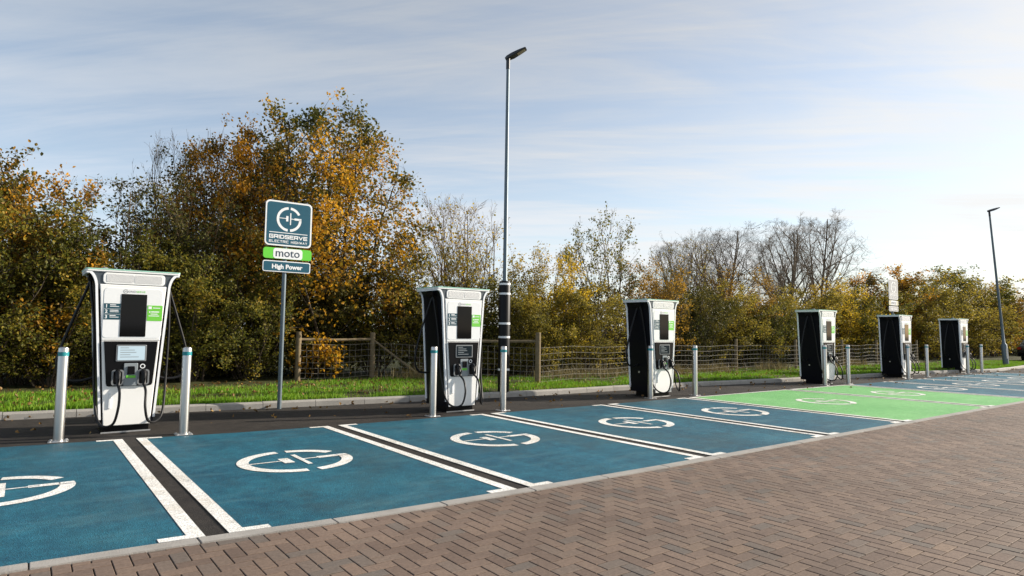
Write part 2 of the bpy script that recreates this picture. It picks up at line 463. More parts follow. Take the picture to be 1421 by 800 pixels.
# raised kerb at the back
m = MB(); x = -13.0
while x < 80:
    L = .915 if x < 45 else 2.0; a, b = x+.004, x+L-.004
    dz = r2.uniform(-.004, .004)
    ya, yb = kerb(a), kerb(b)
    ha = .115+dz
    vs = []
    for (xx, yy) in ((a, ya), (b, yb)):
        vs += [(xx, yy-.012, -.05), (xx, yy, ha-.03), (xx, yy+.022, ha), (xx, yy+.145, ha), (xx, yy+.145, -.05)]
    m.add(vs, [(i, i+1, i+6, i+5)[::-1] for i in range(4)] + [(0, 1, 2, 3, 4), (9, 8, 7, 6, 5)])
    x += L
struct(m.build('raised_kerb', 'concrete'))

# herringbone block paving: every block modelled, cut along the flush kerb
def build_bricks():
    rng = np.random.default_rng(5)
    a, g, dep = .1, .0036, .009
    quads = []
    x0, x1, y0, y1 = -5.0, 36.0, -3.5, 5.2
    nx = int((x1-x0)/a)+8; ny = int((y1-y0)/a)+8
    for j in range(ny):
        for i in range(nx):
            k = (i-j) % 4
            if k == 0: quads.append((x0+i*a, y0+j*a, 2*a, a))
            elif k == 3: quads.append((x0+i*a, y0+j*a, a, 2*a)) if True else None
    Q = np.array(quads)
    cx = Q[:, 0]+Q[:, 2]/2; cy = Q[:, 1]+Q[:, 3]/2
    kc = np.interp(cx, [p[0] for p in edge_pts], [p[1] for p in edge_pts])-.06
    keep = (Q[:, 1] < kc-.03) & (cy > cx*.10-4.2)
    Q = Q[keep]; n = len(Q)
    x, y, w, h = Q.T
    z = rng.normal(0, .0006, n)
    tx = rng.normal(0, .004, n); ty = rng.normal(0, .004, n)
    V = np.zeros((n, 12, 3))
    for r_, (ins, dz) in enumerate(((g, -dep), (g, -.0016), (g+.0028, 0.0))):
        for c_, (sx, sy) in enumerate(((0, 0), (1, 0), (1, 1), (0, 1))):
            px = x+np.where(sx == 0, ins, w-ins); py = y+np.where(sy == 0, ins, h-ins)
            V[:, r_*4+c_, 0] = px
            V[:, r_*4+c_, 2] = z+dz+(px-x-w/2)*tx+(py-y-h/2)*ty
            V[:, r_*4+c_, 1] = np.minimum(py, np.interp(px, [p[0] for p in edge_pts], [p[1] for p in edge_pts])-.06)
    F = [(8, 9, 10, 11)]
    for r_ in (0, 4):
        F += [(r_+c, r_+(c+1) % 4, r_+4+(c+1) % 4, r_+4+c) for c in range(4)]
    F = np.array(F)
    faces = (F[None]+np.arange(n)[:, None, None]*12).reshape(-1, 4)
    return np_mesh('block_paving', V.reshape(-1, 3), faces)


def np_mesh(name, V, F):
    me = bpy.data.meshes.new(name); k = F.shape[1]
    me.vertices.add(len(V)); me.vertices.foreach_set('co', np.ascontiguousarray(V, dtype=np.float32).ravel())
    me.loops.add(F.size); me.loops.foreach_set('vertex_index', np.ascontiguousarray(F, dtype=np.int32).ravel())
    me.polygons.add(len(F)); me.polygons.foreach_set('loop_start', np.arange(0, F.size, k, dtype=np.int32))
    me.polygons.foreach_set('loop_total', np.full(len(F), k, dtype=np.int32))
    me.polygons.foreach_set('use_smooth', [False]*len(F)); me.update(calc_edges=True); me.validate()
    return me
struct(link('block_paving', build_bricks(), 'brick'))
m = MB()
for a, b in zip(xs[:-1], xs[1:]):
    m.sheet([(a, -30), (b, -30), (b, edge(b)-.06), (a, edge(a)-.06)], -.0075)
struct(m.build('paving_bed', 'joint'))

# parking bays
pairs = [-4.05, -1.44, 1.14, 3.72, 6.465, 9.30, 11.90, 16.12, 19.25, 21.95, 24.6, 27.25, 29.9, 32.5]
colours = ['blue', 'blue', 'blue', 'blue', 'blue', 'blue', 'greenbay', 'greenbay'] + ['blue']*5
for i, cname in enumerate(colours):
    x0, x1 = pairs[i], pairs[i+1]
    hw = .075                                  # half of the dark strip between two bays
    a, b = x0+hw, x1-hw
    n = 10; xx = [a+(b-a)*k/n for k in range(n+1)]
    poly = [(q, edge(q)+.004) for q in xx] + [(q, back(q)) for q in reversed(xx)]
    m = MB(); m.sheet(poly, .004)
    bay = struct(m.build('green_parking_bay' if cname == 'greenbay' else 'blue_parking_bay', cname))
    lw = .105
    for s in (0, 1):
        m = MB()
        e0 = a if s == 0 else b; e1 = a+lw if s == 0 else b-lw; e2 = a+.28 if s == 0 else b-.28
        f = lambda q: edge(q)+.006
        pl = [(e0, f(e0)), (e2, f(e2)), (e2, f(e2)+.085), (e1, f(e1)+.085), (e1, back(e1)-.085), (e2, back(e2)-.085), (e2, back(e2)+.004), (e0, back(e0)+.004)]
        if s: pl = pl[::-1]
        m.sheet(pl, .0085); m.build('bay_line', 'paint', bay)
    if i in (6, 7):
        m = MB(); m.sheet([(a+.28, back(a+.28)-.07), (b-.28, back(b-.28)-.07), (b-.28, back(b-.28)+.004), (a+.28, back(a+.28)+.004)], .0085)
        m.build('bay_line', 'paint', bay)
    emblem_flat('bay_emblem', (a+b)/2, 7.0 if i > 2 else 7.02+(.1 if i < 2 else 0), .60, .0085, 'paint', bay)

# grass verge
ks = [p for p in kerb_pts]
m = MB()
vx = np.concatenate([np.arange(-14, 45, .6), np.arange(45, 90.1, 3.)])
rows = [.13, .5, 1.2, 2.5, 5, 12, 40]
gr = np.random.default_rng(9)
base = len(m.v)
for x in vx:
    for k, dy in enumerate(rows):
        z = .10+(.03 if k else 0)+(gr.normal(0, .02) if k else 0)
        m.v.append((float(x), kerb(x)+dy, z))
nr = len(rows)
for i in range(len(vx)-1):
    for k in range(nr-1):
        a = i*nr+k; m.f.append((a, a+nr, a+nr+1, a+1))
struct(m.build('grass_verge', 'soil', smooth=True))


def blades(name, n, sampler, hmin, hmax, wid, mat, lean=.35, seed=1, label=None, cat=None):
    rng = np.random.default_rng(seed)
    P = sampler(rng, n); n = len(P)
    h = rng.uniform(hmin, hmax, n)*(.7+.6*rng.random(n)); az = rng.uniform(0, 2*np.pi, n); la = rng.uniform(0, 2*np.pi, n)
    ln = rng.uniform(0, lean, n)*h
    sx = np.cos(az)*wid/2; sy = np.sin(az)*wid/2
    V = np.zeros((n, 5, 3))
    V[:, 0] = P+np.stack([sx, sy, 0*sx], 1); V[:, 1] = P-np.stack([sx, sy, 0*sx], 1)
    mid = P+np.stack([np.cos(la)*ln*.35, np.sin(la)*ln*.35, h*.55], 1)
    V[:, 2] = mid-np.stack([sx, sy, 0*sx], 1)*.75; V[:, 3] = mid+np.stack([sx, sy, 0*sx], 1)*.75
    V[:, 4] = P+np.stack([np.cos(la)*ln, np.sin(la)*ln, h], 1)
    F = np.array([(0, 1, 2), (0, 2, 3), (3, 2, 4)])
    faces = (F[None]+np.arange(n)[:, None, None]*5).reshape(-1, 3)
    return tag(link(name, np_mesh(name, V.reshape(-1, 3), faces), mat), label, cat, kind='stuff')


kx = np.array([p[0] for p in kerb_pts]); ky = np.array([p[1] for p in kerb_pts])
def verge(x0, x1, d0, d1, pw=1.4):
    def f(rng, n):
        x = x0+(x1-x0)*rng.random(n)**1.35
        dy = d0+(d1-d0)*rng.random(n)**pw
        dy = dy*np.interp(x, [4, 6.5, 9, 11], [.66, .95, 1.0, .75])
        y = np.interp(x, kx, ky)+dy
        pat = np.sin(x*1.9+np.sin(y*2.3)*1.4)+np.sin(y*3.1+x*.8)+.8*np.sin(x*5.3-y*4.1)
        k = rng.random(n) < np.clip(.62+.38*pat, .08, 1)
        return np.stack([x[k], y[k], np.full(k.sum(), .105)], 1)
    return f
blades('grass', 170000, verge(-3, 44, .14, 4.6), .045, .115, .013, 'grass', seed=2, label='bright green grass on the verge behind the raised kerb', cat='grass')

# ---------------------------------------------------------------- fence
def fence():
    t = thing('wire_fence', 'weathered timber post and wire stock fence along the hedge', 'fence', (10.49, 12.62, .12))
    ox, oy, oz = 10.49, 12.62, .12
    line = [(5.55, 16.15), (7.62, 16.24), (10.49, 12.62), (15.4, 13.0), (20.1, 13.2), (23.3, 12.75), (27.5, 13.0), (31.2, 13.2), (36, 13.3)]
    extra = {2: 1.30, 0: 1.24, 1: 1.24}
    for i, (x, y) in enumerate(line):
        h = extra.get(i, 1.16); r = .075 if i < 3 else .055
        m = MB(); lx = rnd.uniform(-.02, .02)
        m.tube([(x-ox, y-oy, -.2), (x-ox+lx*.4, y-oy, .5), (x-ox+lx, y-oy, h-.02), (x-ox+lx, y-oy, h)], [r, r*.97, r*.93, r*.8], 9)
        m.build('post', 'timber', t, True)
    def rail(a, b, z, r=.05):
        m = MB(); m.tube([(a[0]-ox, a[1]-oy, z), ((a[0]+b[0])/2-ox, (a[1]+b[1])/2-oy, z-.012), (b[0]-ox, b[1]-oy, z+.01)], r, 7)
        m.build('rail', 'timber', t, True)
    rail(line[0], line[1], 1.04, .038)
    rail((9.05, 14.35), line[2], 1.06, .04)
    m = MB(); m.tube([(7.66-ox, 16.2-oy, 1.0), (8.55-ox, 15.0-oy, .02)], .030, 7); m.build('brace', 'timber', t, True)
    m = MB(); m.tube([(9.05-ox, 14.35-oy, -.1), (9.05-ox, 14.35-oy, 1.2)], .06, 8); m.build('post', 'timber', t, True)
    hs = [.06, .18, .31, .45, .60, .76, .92]
    for (a, b) in zip(line[:-1], line[1:]):
        L = math.hypot(b[0]-a[0], b[1]-a[1]); n = max(2, int(L/.17)); m = MB()
        ph = rnd.uniform(0, 6)
        def pt(s, z):
            sag = .02*math.sin(s*2.3+ph)
            return (a[0]+(b[0]-a[0])*s/L-ox, a[1]+(b[1]-a[1])*s/L-oy-.06, z+sag)
        for z in hs:
            m.tube([pt(L*k/8, z+rnd.uniform(-.006, .006)) for k in range(9)], .0042, 4, False)
        for k in range(1, n):
            s = L*k/n; b0 = rnd.uniform(-.03, .03)
            m.tube([pt(s, hs[0]), pt(s+b0, .5), pt(s+b0*.4, hs[-1])], .0038, 4, False)
        m.build('wire_mesh', 'wire', t)
fence()

# ---------------------------------------------------------------- charging stations
def hw(z):
    return .31+.12*(z-.10)/1.83


def flare(off=0.0, n=8):
    return [(.545-.115*math.cos(math.pi/2*i/n)+off, 1.93+.235*math.sin(math.pi/2*i/n)) for i in range(n+1)]


def plug(m, x, z, y):
    m.tube([(x, y+.02, z+.09), (x, y-.035, z+.075), (x, y-.055, z+.02)], [.034, .036, .032], 10)
    m.tube([(x, y-.045, z+.045), (x, y-.07, z-.03), (x, y-.105, z-.095)], [.034, .029, .021], 10)
    m.tube([(x, y-.03, z+.085), (x, y-.10, z+.065), (x, y-.135, z-.0), (x, y-.10, z-.075)], [.012, .013, .013, .010], 8)


def make_charger():
    D = .70
    t = thing('charging_station', 'white and black charging station with a lit pale display, nearest the camera', 'charging station', group='charging stations along the back of the bays')
    m = MB(); m.box(-.285, .285, .03, D-.12, .0, .012); m.box(-.27, .27, .05, D-.14, .012, .10); m.build('plinth', 'facia', t)
    m = MB(); m.box(-.292, .292, .022, .030, .0, .018); m.build('plinth_rim', 'alu', t)
    side = [(hw(.10), .10), (hw(1.0), 1.0)] + flare()
    poly = side + [(-x, z) for x, z in reversed(side)]
    m = MB(); m.plate(poly, 0.0, D); m.build('cabinet', 'black', t, True)
    # white edge trim that runs up each front and rear edge and curves out under the canopy
    for sx in (1, -1):
        for (ya, yb) in ((-.022, .022), (D-.03, D+.012)):
            pr = [(hw(.19), .19), (hw(1.0), 1.0)] + flare()
            out = [(x+.014, z-.006*(z > 1.94)) for x, z in pr]; inn = [(x-.014, z+.012*(z > 1.94)) for x, z in pr]
            inn[-1] = (inn[-1][0]-.0, 2.165); out[-1] = (out[-1][0], 2.165)
            P = out + inn[::-1]
            m = MB()
            n = len(out)
            for i in range(n-1):
                q = [out[i], out[i+1], inn[i+1], inn[i]]
                if sx < 0: q = [(-x, z) for x, z in q][::-1]
                m.plate(q, ya, yb)
            m.build('edge_trim', 'trim', t)
        m = MB(); xa, xb = sorted((sx*.518, sx*.557)); m.box(xa, xb, -.022, D+.012, 2.142, 2.166); m.build('edge_trim', 'trim', t, bevel=.004)
    # slate head between the trims and the vent
    fl = [(x-.021, z) for x, z in flare()]
    m = MB(); m.plate([(fl[0][0], 1.93)]+fl+[(-x, z) for x, z in reversed(fl)]+[(-fl[0][0], 1.93)][:0], -.010, .004); m.build('head_panel', 'slate', t)
    # canopy: thin slab with a mint edge
    m = MB(); m.slab(rrect(-.565, -.030, .565, D+.022, .03), 2.167, 2.196); m.build('canopy', 'white', t, bevel=.006)
    m = MB(); m.slab(rrect(-.568, -.033, .568, D+.025, .03), 2.1965, 2.208); m.build('canopy_edge', 'mint', t)
    m = MB(); m.lathe([(.05, 2.208), (.05, 2.225), (.03, 2.245), (.0, 2.247)], 12, -.33, .25); m.build('antenna', 'grey', t, True)
    # front panels
    w1, w0 = hw(2.0)-.040, hw(1.25)-.040
    m = MB(); m.plate([(-w0, 1.245), (w0, 1.245), (w1, 1.998), (-w1, 1.998)], -.030, .004, .008); fp = m.build('upper_panel', 'white', t)
    m = MB(); m.plate(rrect(-.345, 1.275, .355, 1.955, .05), -.034, -.028, .003); m.build('inset_panel', 'inset', fp)
    lo, l1 = hw(.10)-.036, hw(1.25)-.041
    m = MB(); m.plate([(-lo, .10), (lo, .10), (l1, 1.243), (-l1, 1.243)], -.024, .004, .008); lp = m.build('lower_panel', 'white', t)
    m = MB(); m.plate(rrect(-.228, .33, -.196, .54, .012), -.040, -.023, .004); m.build('handle', 'inset', lp)
    m = MB(); m.plate(rrect(-.363, 2.008, .375, 2.160, .045), -.022, -.008, .005); vt = m.build('vent_panel', 'white', t)
    m = MB(); m.plate(rrect(-.325, 2.030, -.005, 2.138, .02), -.025, -.020); m.plate(rrect(.005, 2.030, .337, 2.138, .02), -.025, -.020); m.build('vent_grille', 'grille', vt)
    m = MB(); m.plate(rrect(-.143, 1.295, .163, 1.876, .008), -.040, -.030, .002); m.build('screen', 'gloss', t)
    # stickers
    m = MB(); m.plate([(-.338, 1.525), (-.146, 1.525), (-.146, 1.742), (-.338, 1.742)], -.0365, -.034); st = m.build('instruction_sticker', 'tealdk', t)
    m = MB()
    for k in range(3):
        zc = 1.706-.072*k
        m.add([(-.270, -.0372, zc+.012), (-.20+.03*(k % 2), -.0372, zc+.012), (-.20+.03*(k % 2), -.0372, zc+.022), (-.270, -.0372, zc+.022)], [(0, 1, 2, 3)])
        m.add([(-.270, -.0372, zc-.008), (-.165, -.0372, zc-.008), (-.165, -.0372, zc+.000), (-.270, -.0372, zc+.000)], [(0, 1, 2, 3)])
        if k < 2: m.add([(-.338, -.0371, zc-.038), (-.146, -.0371, zc-.038), (-.146, -.0371, zc-.035), (-.338, -.0371, zc-.035)], [(0, 1, 2, 3)])
    m.build('sticker_text', 'letter', st)
    for k in range(3): text('sticker_number', str(k+1), .062, 'letter', st, -.310, 1.686-.072*k, -.0373, bold=.0015)
    m = MB(); m.plate([(.172, 1.515), (.358, 1.515), (.358, 1.730), (.172, 1.730)], -.0365, -.034); st = m.build('tariff_sticker', 'lime', t)
    m = MB()
    for (a, b, c, d) in ((.185, 1.680, .225, 1.716), (.24, 1.69, .33, 1.70), (.195, 1.628, .21, 1.650), (.22, 1.634, .318, 1.648), (.215, 1.606, .30, 1.616), (.19, 1.58, .32, 1.59)):
        m.add([(a, -.0372, b), (c, -.0372, b), (c, -.0372, d), (a, -.0372, d)], [(0, 1, 2, 3)])
    m.build('sticker_text', 'letter', st)
    lg = emblem_stand('logo', -.095, 1.912, .028, -.0365, 'grey', t)
    text('logo_text', 'GRID', .036, 'grey', lg, -.02, 1.899, -.0365, w=.09)
    text('logo_text', 'SERVE', .036, 'lime', lg, .085, 1.899, -.0365, w=.11)
    # black facia with display, card reader and holsters
    bl = [(-.262+.03, .628), (.275-.03, .628), (.268, .640), (.276, .66), (.320, 1.234), (-.316, 1.234), (-.264, .66), (-.257, .640)]
    bl = [(-.235, .628), (.247, .628), (.268, .637), (.278, .662), (.320, 1.234), (-.316, 1.234), (-.268, .662), (-.257, .637)]
    m = MB(); m.plate(bl, -.046, -.022, .004); m.build('control_facia', 'facia', t)
    m = MB(); m.plate(rrect(-.172, .960, .187, 1.185, .012), -.055, -.045, .004); dp = m.build('display', 'grey', t)
    m = MB(); m.plate(rrect(-.152, .978, .167, 1.167, .006), -.058, -.054); m.build('display_glass', 'displaydk', dp)
    m = MB()
    for k, w in enumerate((.10, .17, .19, .12, .22)):
        z = 1.140-.031*k; m.add([(-.125, -.0588, z), (-.125+w, -.0588, z), (-.125+w, -.0588, z+.009), (-.125, -.0588, z+.009)], [(0, 1, 2, 3)])
    m.build('display_text', 'midgrey', dp)
    m = MB(); m.plate(rrect(-.072, .632, .092, .935, .008), -.060, -.045, .004); cr = m.build('card_reader', 'midgrey', t)
    m = MB(); m.plate(rrect(-.030, .785, .056, .895, .008), -.078, -.059, .005); m.build('payment_terminal', 'facia', cr)
    m = MB(); m.plate(rrect(-.045, .735, .070, .772, .006), -.066, -.059, .003); m.build('reader_strip', 'lime', cr)
    m = MB()
    for i in range(16):
        s, e = 2*math.pi*i/16, 2*math.pi*(i+1)/16
        m.add([(.150+q*math.cos(a), -.0475, .893+q*math.sin(a)) for q, a in ((.021, s), (.032, s), (.032, e), (.021, e))], [(0, 1, 2, 3)])
    m.build('contactless_ring', 'letter', t)
    for hx in (-.140, .162):
        o = rrect(hx-.072, .64, hx+.072, .850, .035); i_ = rrect(hx-.052, .655, hx+.052, .832, .026)
        m = MB(); n = len(o)
        vs = [(x, -.066, z) for x, z in o]+[(x, -.066, z) for x, z in i_]+[(x, -.045, z) for x, z in o]+[(x, -.050, z) for x, z in i_]
        fs = []
        for a in range(n):
            b = (a+1) % n; fs += [(a, b, n+b, n+a), (a, 2*n+a, 2*n+b, b), (n+a, n+b, 3*n+b, 3*n+a)]
        m.add(vs, fs); hol = m.build('connector_holster', 'ring', t)
        m = MB(); plug(m, hx, .74, -.062); m.build('connector', 'rubber', t, True)
    # front cables: from the connector down, round and up the side to the canopy
    for sx, hx, low, wid in ((-1, -.140, .13, .36), (1, .162, .15, .42)):
        p = catmull([(hx, -.155, .655), (hx+.010, -.27, .56), (hx+.004*sx, -.34, .36), (hx+.05*sx, -.30, low+.03), (hx+.16*sx, -.19, low), (sx*wid, -.04, .27),
                     (sx*(wid+.04), .09, .75), (sx*(wid+.06), .16, 1.4), (sx*.475, .22, 1.92), (sx*.48, .28, 2.08)], 8)
        m = MB(); m.tube(p, .0165, 10); m.build('charging_cable', 'rubber', t, True)
        p = catmull([(sx*.475, .36, 2.08), (sx*.52, .40, 1.92), (sx*.64, .44, 1.55), (sx*.76, .46, 1.15), (sx*.80, .46, .90), (sx*.72, .46, .72), (sx*.55, .45, .68), (sx*.38, .44, .72)], 8)
        m = MB(); m.tube(p, .0185, 10); m.build('side_cable', 'rubber', t, True)
        m = MB(); xa, xb = sorted((sx*.43, sx*.515)); m.box(xa, xb, .20, .44, 2.05, 2.135); m.build('cable_bracket', 'facia', t, bevel=.01)
        m = MB(); x = sx*(hw(.55)+.002); m.tube([(x, .4, .55), (x+sx*.012, .4, .55)], .022, 10); m.build('side_lock', 'alu', t, True)
    return t


ch_lab = [None,
 'second charging station from the left, with the black-sleeved lamp post just to its right',
 'third charging station from the left, last one before the green bays',
 'charging station behind the green bays',
 'charging station with the pale grey sign rising behind it',
 'farthest charging station, nearest the distant lamp post']
ch_pos = [(1.175, 10.14), (6.27, 9.66), (11.62, 9.52), (19.22, 9.50), (24.92, 9.55), (30.65, 9.58)]
charger = make_charger()
for i, (x, y) in enumerate(ch_pos):
    o = charger if i == 0 else copy_tree(charger)
    o.location = (x, y, 0)
    if i:
        o['label'] = ch_lab[i]
        for c in list(o.children):
            if c.name.startswith('side_cable'): c.scale = (.88, 1, 1)
for d in charger.children:
    if d.name.startswith('display'):
        for g in d.children:
            if g.name.startswith('display_glass'):
                g.material_slots[0].link = 'OBJECT'; g.material_slots[0].material = MT['display']

# ---------------------------------------------------------------- bollards
def make_bollard():
    t = thing('bollard', 'x', 'bollard', group='steel bollards in front of the charging stations')
    m = MB(); m.lathe([(.0575, .004), (.0575, 1.140), (.053, 1.156), (.036, 1.166), (.0, 1.168)], 28); m.build('post', 'steel', t, True)
    m = MB(); m.lathe([(.0583, 1.055), (.0583, 1.105)], 28); m.build('reflective_band', 'band', t, True)
    m = MB(); m.slab(rrect(-.105, -.105, .105, .105, .02), .001, .007)
    for a in (-.08, .08):
        for b in (-.08, .08): m.lathe([(.012, .007), (.012, .018), (.0, .018)], 6, a, b)
    m.build('base_plate', 'alu', t)
    return t
which = ['nearest charging station', 'second charging station', 'third charging station', 'charging station behind the green bays',
         'fifth charging station, with the pale sign', 'farthest charging station']
bpos = [[(.41, 9.78), (1.775, 9.56)], [(5.53, 9.40), (7.00, 9.40)], [(11.10, 9.44), (12.58, 9.36)], [(18.60, 9.30), (19.98, 9.28)], [(col(1258.5, 9.30), 9.30), (col(1284.5, 9.32), 9.32)], [(col(1341, 9.32), 9.32), (col(1360, 9.36), 9.36)]]
b0 = make_bollard(); first = True
for k, two in enumerate(bpos):
    for s, (x, y) in enumerate(two):
        o = b0 if first else copy_tree(b0); first = False
        o.location = (x, y, 0); o.rotation_euler = (0, 0, rnd.uniform(-.1, .1))
        o['label'] = 'steel bollard on the %s of the %s' % ('left' if s == 0 else 'right', which[k])

# ---------------------------------------------------------------- signs
STROKES = {
 'G': [[(4, 4), (0, 4), (0, 0), (4, 0), (4, 2), (2, 2)]], 'R': [[(0, 0), (0, 4), (4, 4), (4, 1.8), (0, 1.8)], [(2.2, 1.8), (4, 0)]], 'I': [[(0, 0), (0, 4)]],
 'D': [[(0, 0), (0, 4), (3, 4), (4, 3), (4, 1), (3, 0), (0, 0)]], 'S': [[(4, 4), (0, 4), (0, 2.1), (4, 2.1), (4, 0), (0, 0)]],
 'E': [[(4, 4), (0, 4), (0, 0), (4, 0)], [(0, 2.05), (3.7, 2.05)]], 'V': [[(0, 4), (2, 0), (4, 4)]], 'L': [[(0, 4), (0, 0), (4, 0)]],
 'C': [[(4, 4), (0, 4), (0, 0), (4, 0)]], 'T': [[(0, 4), (4, 4)], [(2, 4), (2, 0)]], 'H': [[(0, 0), (0, 4)], [(4, 0), (4, 4)], [(0, 2), (4, 2)]],
 'W': [[(0, 4), (1, 0), (2, 3), (3, 0), (4, 4)]], 'A': [[(0, 0), (2, 4), (4, 0)], [(.9, 1.4), (3.1, 1.4)]], 'Y': [[(0, 4), (2, 2)], [(4, 4), (2, 2)], [(2, 2), (2, 0)]], ' ': []}


def block_letters(name, s, mat, parent, xc, z, y, W, Hh, th, gap=1.6):
    """square block lettering, strokes of even width, W wide and Hh high"""
    adv = [0 if c == 'I' else (2 if c == ' ' else 4) for c in s]
    sy = (Hh-th)/4; tot = sum(adv)+gap*(len(s)-1); sx = (W-th)/tot
    m = MB(); px = 0
    for c, a in zip(s, adv):
        for st in STROKES[c]:
            for (p, q) in zip(st[:-1], st[1:]):
                ax, az, bx, bz = (px+p[0])*sx, p[1]*sy, (px+q[0])*sx, q[1]*sy
                L = math.hypot(bx-ax, bz-az); ux, uz = (bx-ax)/L*th/2, (bz-az)/L*th/2
                e = .98 if abs(ux*uz) < 1e-9 else .2
                pts = [(ax-ux*e+uz, az-uz*e-ux), (bx+ux*e+uz, bz+uz*e-ux), (bx+ux*e-uz, bz+uz*e+ux), (ax-ux*e-uz, az-uz*e+ux)]
                m.add([(xc-W/2+th/2+u, y-.00004*(len(m.f) % 7), z+th/2+v) for u, v in pts], [(0, 1, 2, 3)])
        px += a+gap
    return m.build(name, mat, parent)


def make_sign(x, y, z0, pale, label):
    t = thing('parking_sign', label, 'sign', (x, y, z0), group='charging bay signs')
    face, mid = ('glaresign', 'glaregreen') if pale else ('teal', 'green')  # pale faces: same sign design, sun glare put into the colours
    zz = -z0
    m = MB(); m.lathe([(.038, 0), (.038, 3.70+zz), (.0, 3.702+zz)], 16, 0, .05); m.build('pole', 'galv', t, True)
    def board(name, x0, a, x1, b, r, mat, border=True):
        m = MB(); m.plate(rrect(x0, a+zz, x1, b+zz, r), -.004, .006, .0015); o = m.build(name, 'letter' if border else mat, t)
        if border:
            e = .028 if b-a > .5 else .016
            m = MB(); m.plate(rrect(x0+e, a+zz+e, x1-e, b+zz-e, max(r-e*.6, .01)), -.0062, -.0042); m.build('sign_face', mat, o)
        return o
    b1 = board('logo_board', -.385, 2.92, .455, 3.74, .075, face)
    emblem_stand('logo_emblem', .035, 3.415+zz, .225, -.0085, 'letter', b1)
    m = MB(); m.plate([(-.31, 3.155+zz), (.38, 3.155+zz), (.38, 3.168+zz), (-.31, 3.168+zz)], -.0085, -.006); m.build('logo_line', 'letter', b1)
    block_letters('logo_lettering', 'GRIDSERVE', 'letter', b1, .035, 3.052+zz, -.0086, .69, .072, .0165)
    block_letters('logo_lettering', 'ELECTRIC HIGHWAY', 'letter', b1, .035, 2.978+zz, -.0086, .69, .046, .0085, gap=2.2)
    b2 = board('operator_board', -.40, 2.685, .47, 2.882, .05, mid, border=False)
    m = MB(); m.plate(rrect(-.225, 2.690+zz, .30, 2.878+zz, .05), -.0062, -.0042); m.build('operator_panel', 'letter', b2)
    text('operator_lettering', 'moto', .205, 'ink', b2, .035, 2.728+zz, -.0086, w=.43, bold=.001)
    b3 = board('power_board', -.40, 2.448, .455, 2.648, .035, face)
    text('power_lettering', 'High Power', .108, 'letter', b3, .035, 2.510+zz, -.0086, w=.55, bold=.0045)
    m = MB()
    for z in (2.52, 2.78, 3.1, 3.58): m.box(-.055, .055, .006, .10, z+zz-.015, z+zz+.015)
    m.build('clamp', 'galv', t)
    return t
make_sign(3.70, 11.62, 0, False, 'blue and green sign on a tall pole between the first two charging stations')
make_sign(col(1240.5, 11.0)-.0, 11.0, .1, True, 'sign with sun glare painted in pale grey, seen above the fifth charging station')

# ---------------------------------------------------------------- lamp posts
def make_lamp(x, y, H, label, sleeve, az, tilt=0.0):
    t = thing('lamp_post', label, 'lamp post', (x, y, .10), az, group='car park lamp posts')
    if sleeve:
        m = MB(); m.lathe([(.085, 0), (.085, 2.4), (.05, 2.5), (.037, H-.25), (.0, H-.249)], 16); m.build('column', 'galv', t, True)
        m = MB(); m.lathe([(.128, .0), (.128, 2.43), (.118, 2.45), (.0, 2.451)], 22); sl = m.build('impact_sleeve', 'wrapblack', t, True)
        for z in (2.385, 2.17, 1.51, 1.21, .50):
            m = MB(); m.lathe([(.1295, z-.022), (.1295, z+.022)], 22); m.build('white_band', 'letter', sl, True)
    else:
        m = MB(); m.lathe([(.125, 0), (.125, 1.02), (.068, 1.10), (.060, 2.0), (.042, H-.25), (.0, H-.249)], 16); m.build('column', 'galv', t, True)
        m = MB(); m.plate(rrect(-.06, .35, .06, .85, .02), -.135, -.115); m.build('access_door', 'alu', t)
    m = MB(); m.lathe([(.046, H-.27), (.046, H-.02), (.0, H-.019)], 12); m.build('spigot', 'lampdk', t, True)
    # flat luminaire, 0.75 m long, tilted up, along local +x
    m = MB(); el = R(24) if sleeve else R(14); hs = .66 if sleeve else .85
    def L(u, v, w):
        u, v, w = u*hs, v*hs, w*hs
        return (u*math.cos(el)-w*math.sin(el), v, H-.03+u*math.sin(el)+w*math.cos(el))
    prof = [(-.09, .055, .0, .07), (.0, .12, -.02, .085), (.20, .155, -.025, .085), (.45, .15, -.005, .075), (.68, .13, .012, .055), (.71, .11, .02, .045)]
    vs = []; fs = []
    for (u, hv, w0, w1) in prof: vs += [L(u, -hv, w0), L(u, hv, w0), L(u, hv*.8, w1), L(u, -hv*.8, w1)]
    for i in range(len(prof)-1):
        a = i*4; fs += [(a+j, a+4+j, a+4+(j+1) % 4, a+(j+1) % 4)[::-1] for j in range(4)]
    fs += [(0, 1, 2, 3)[::-1], (len(vs)-4, len(vs)-3, len(vs)-2, len(vs)-1)]
    m.add(vs, fs); hd = m.build('luminaire', 'lampdk', t)
    m = MB(); m.add([L(.36, -.11, -.026), L(.66, -.10, -.005), L(.66, .10, -.005), L(.36, .11, -.026)], [(0, 1, 2, 3)]); m.build('lens', 'lens', hd)
    t.rotation_euler = (0, tilt, az)
    return t
make_lamp(col(700.5, 11.36), 11.36, 7.58, 'tall lamp post with a black white-banded sleeve beside the second charging station', True, R(-50))
make_lamp(col(1394, 10.15), 10.15, 7.6, 'far grey lamp post on the verge at the right edge', False, R(-25), R(-5))

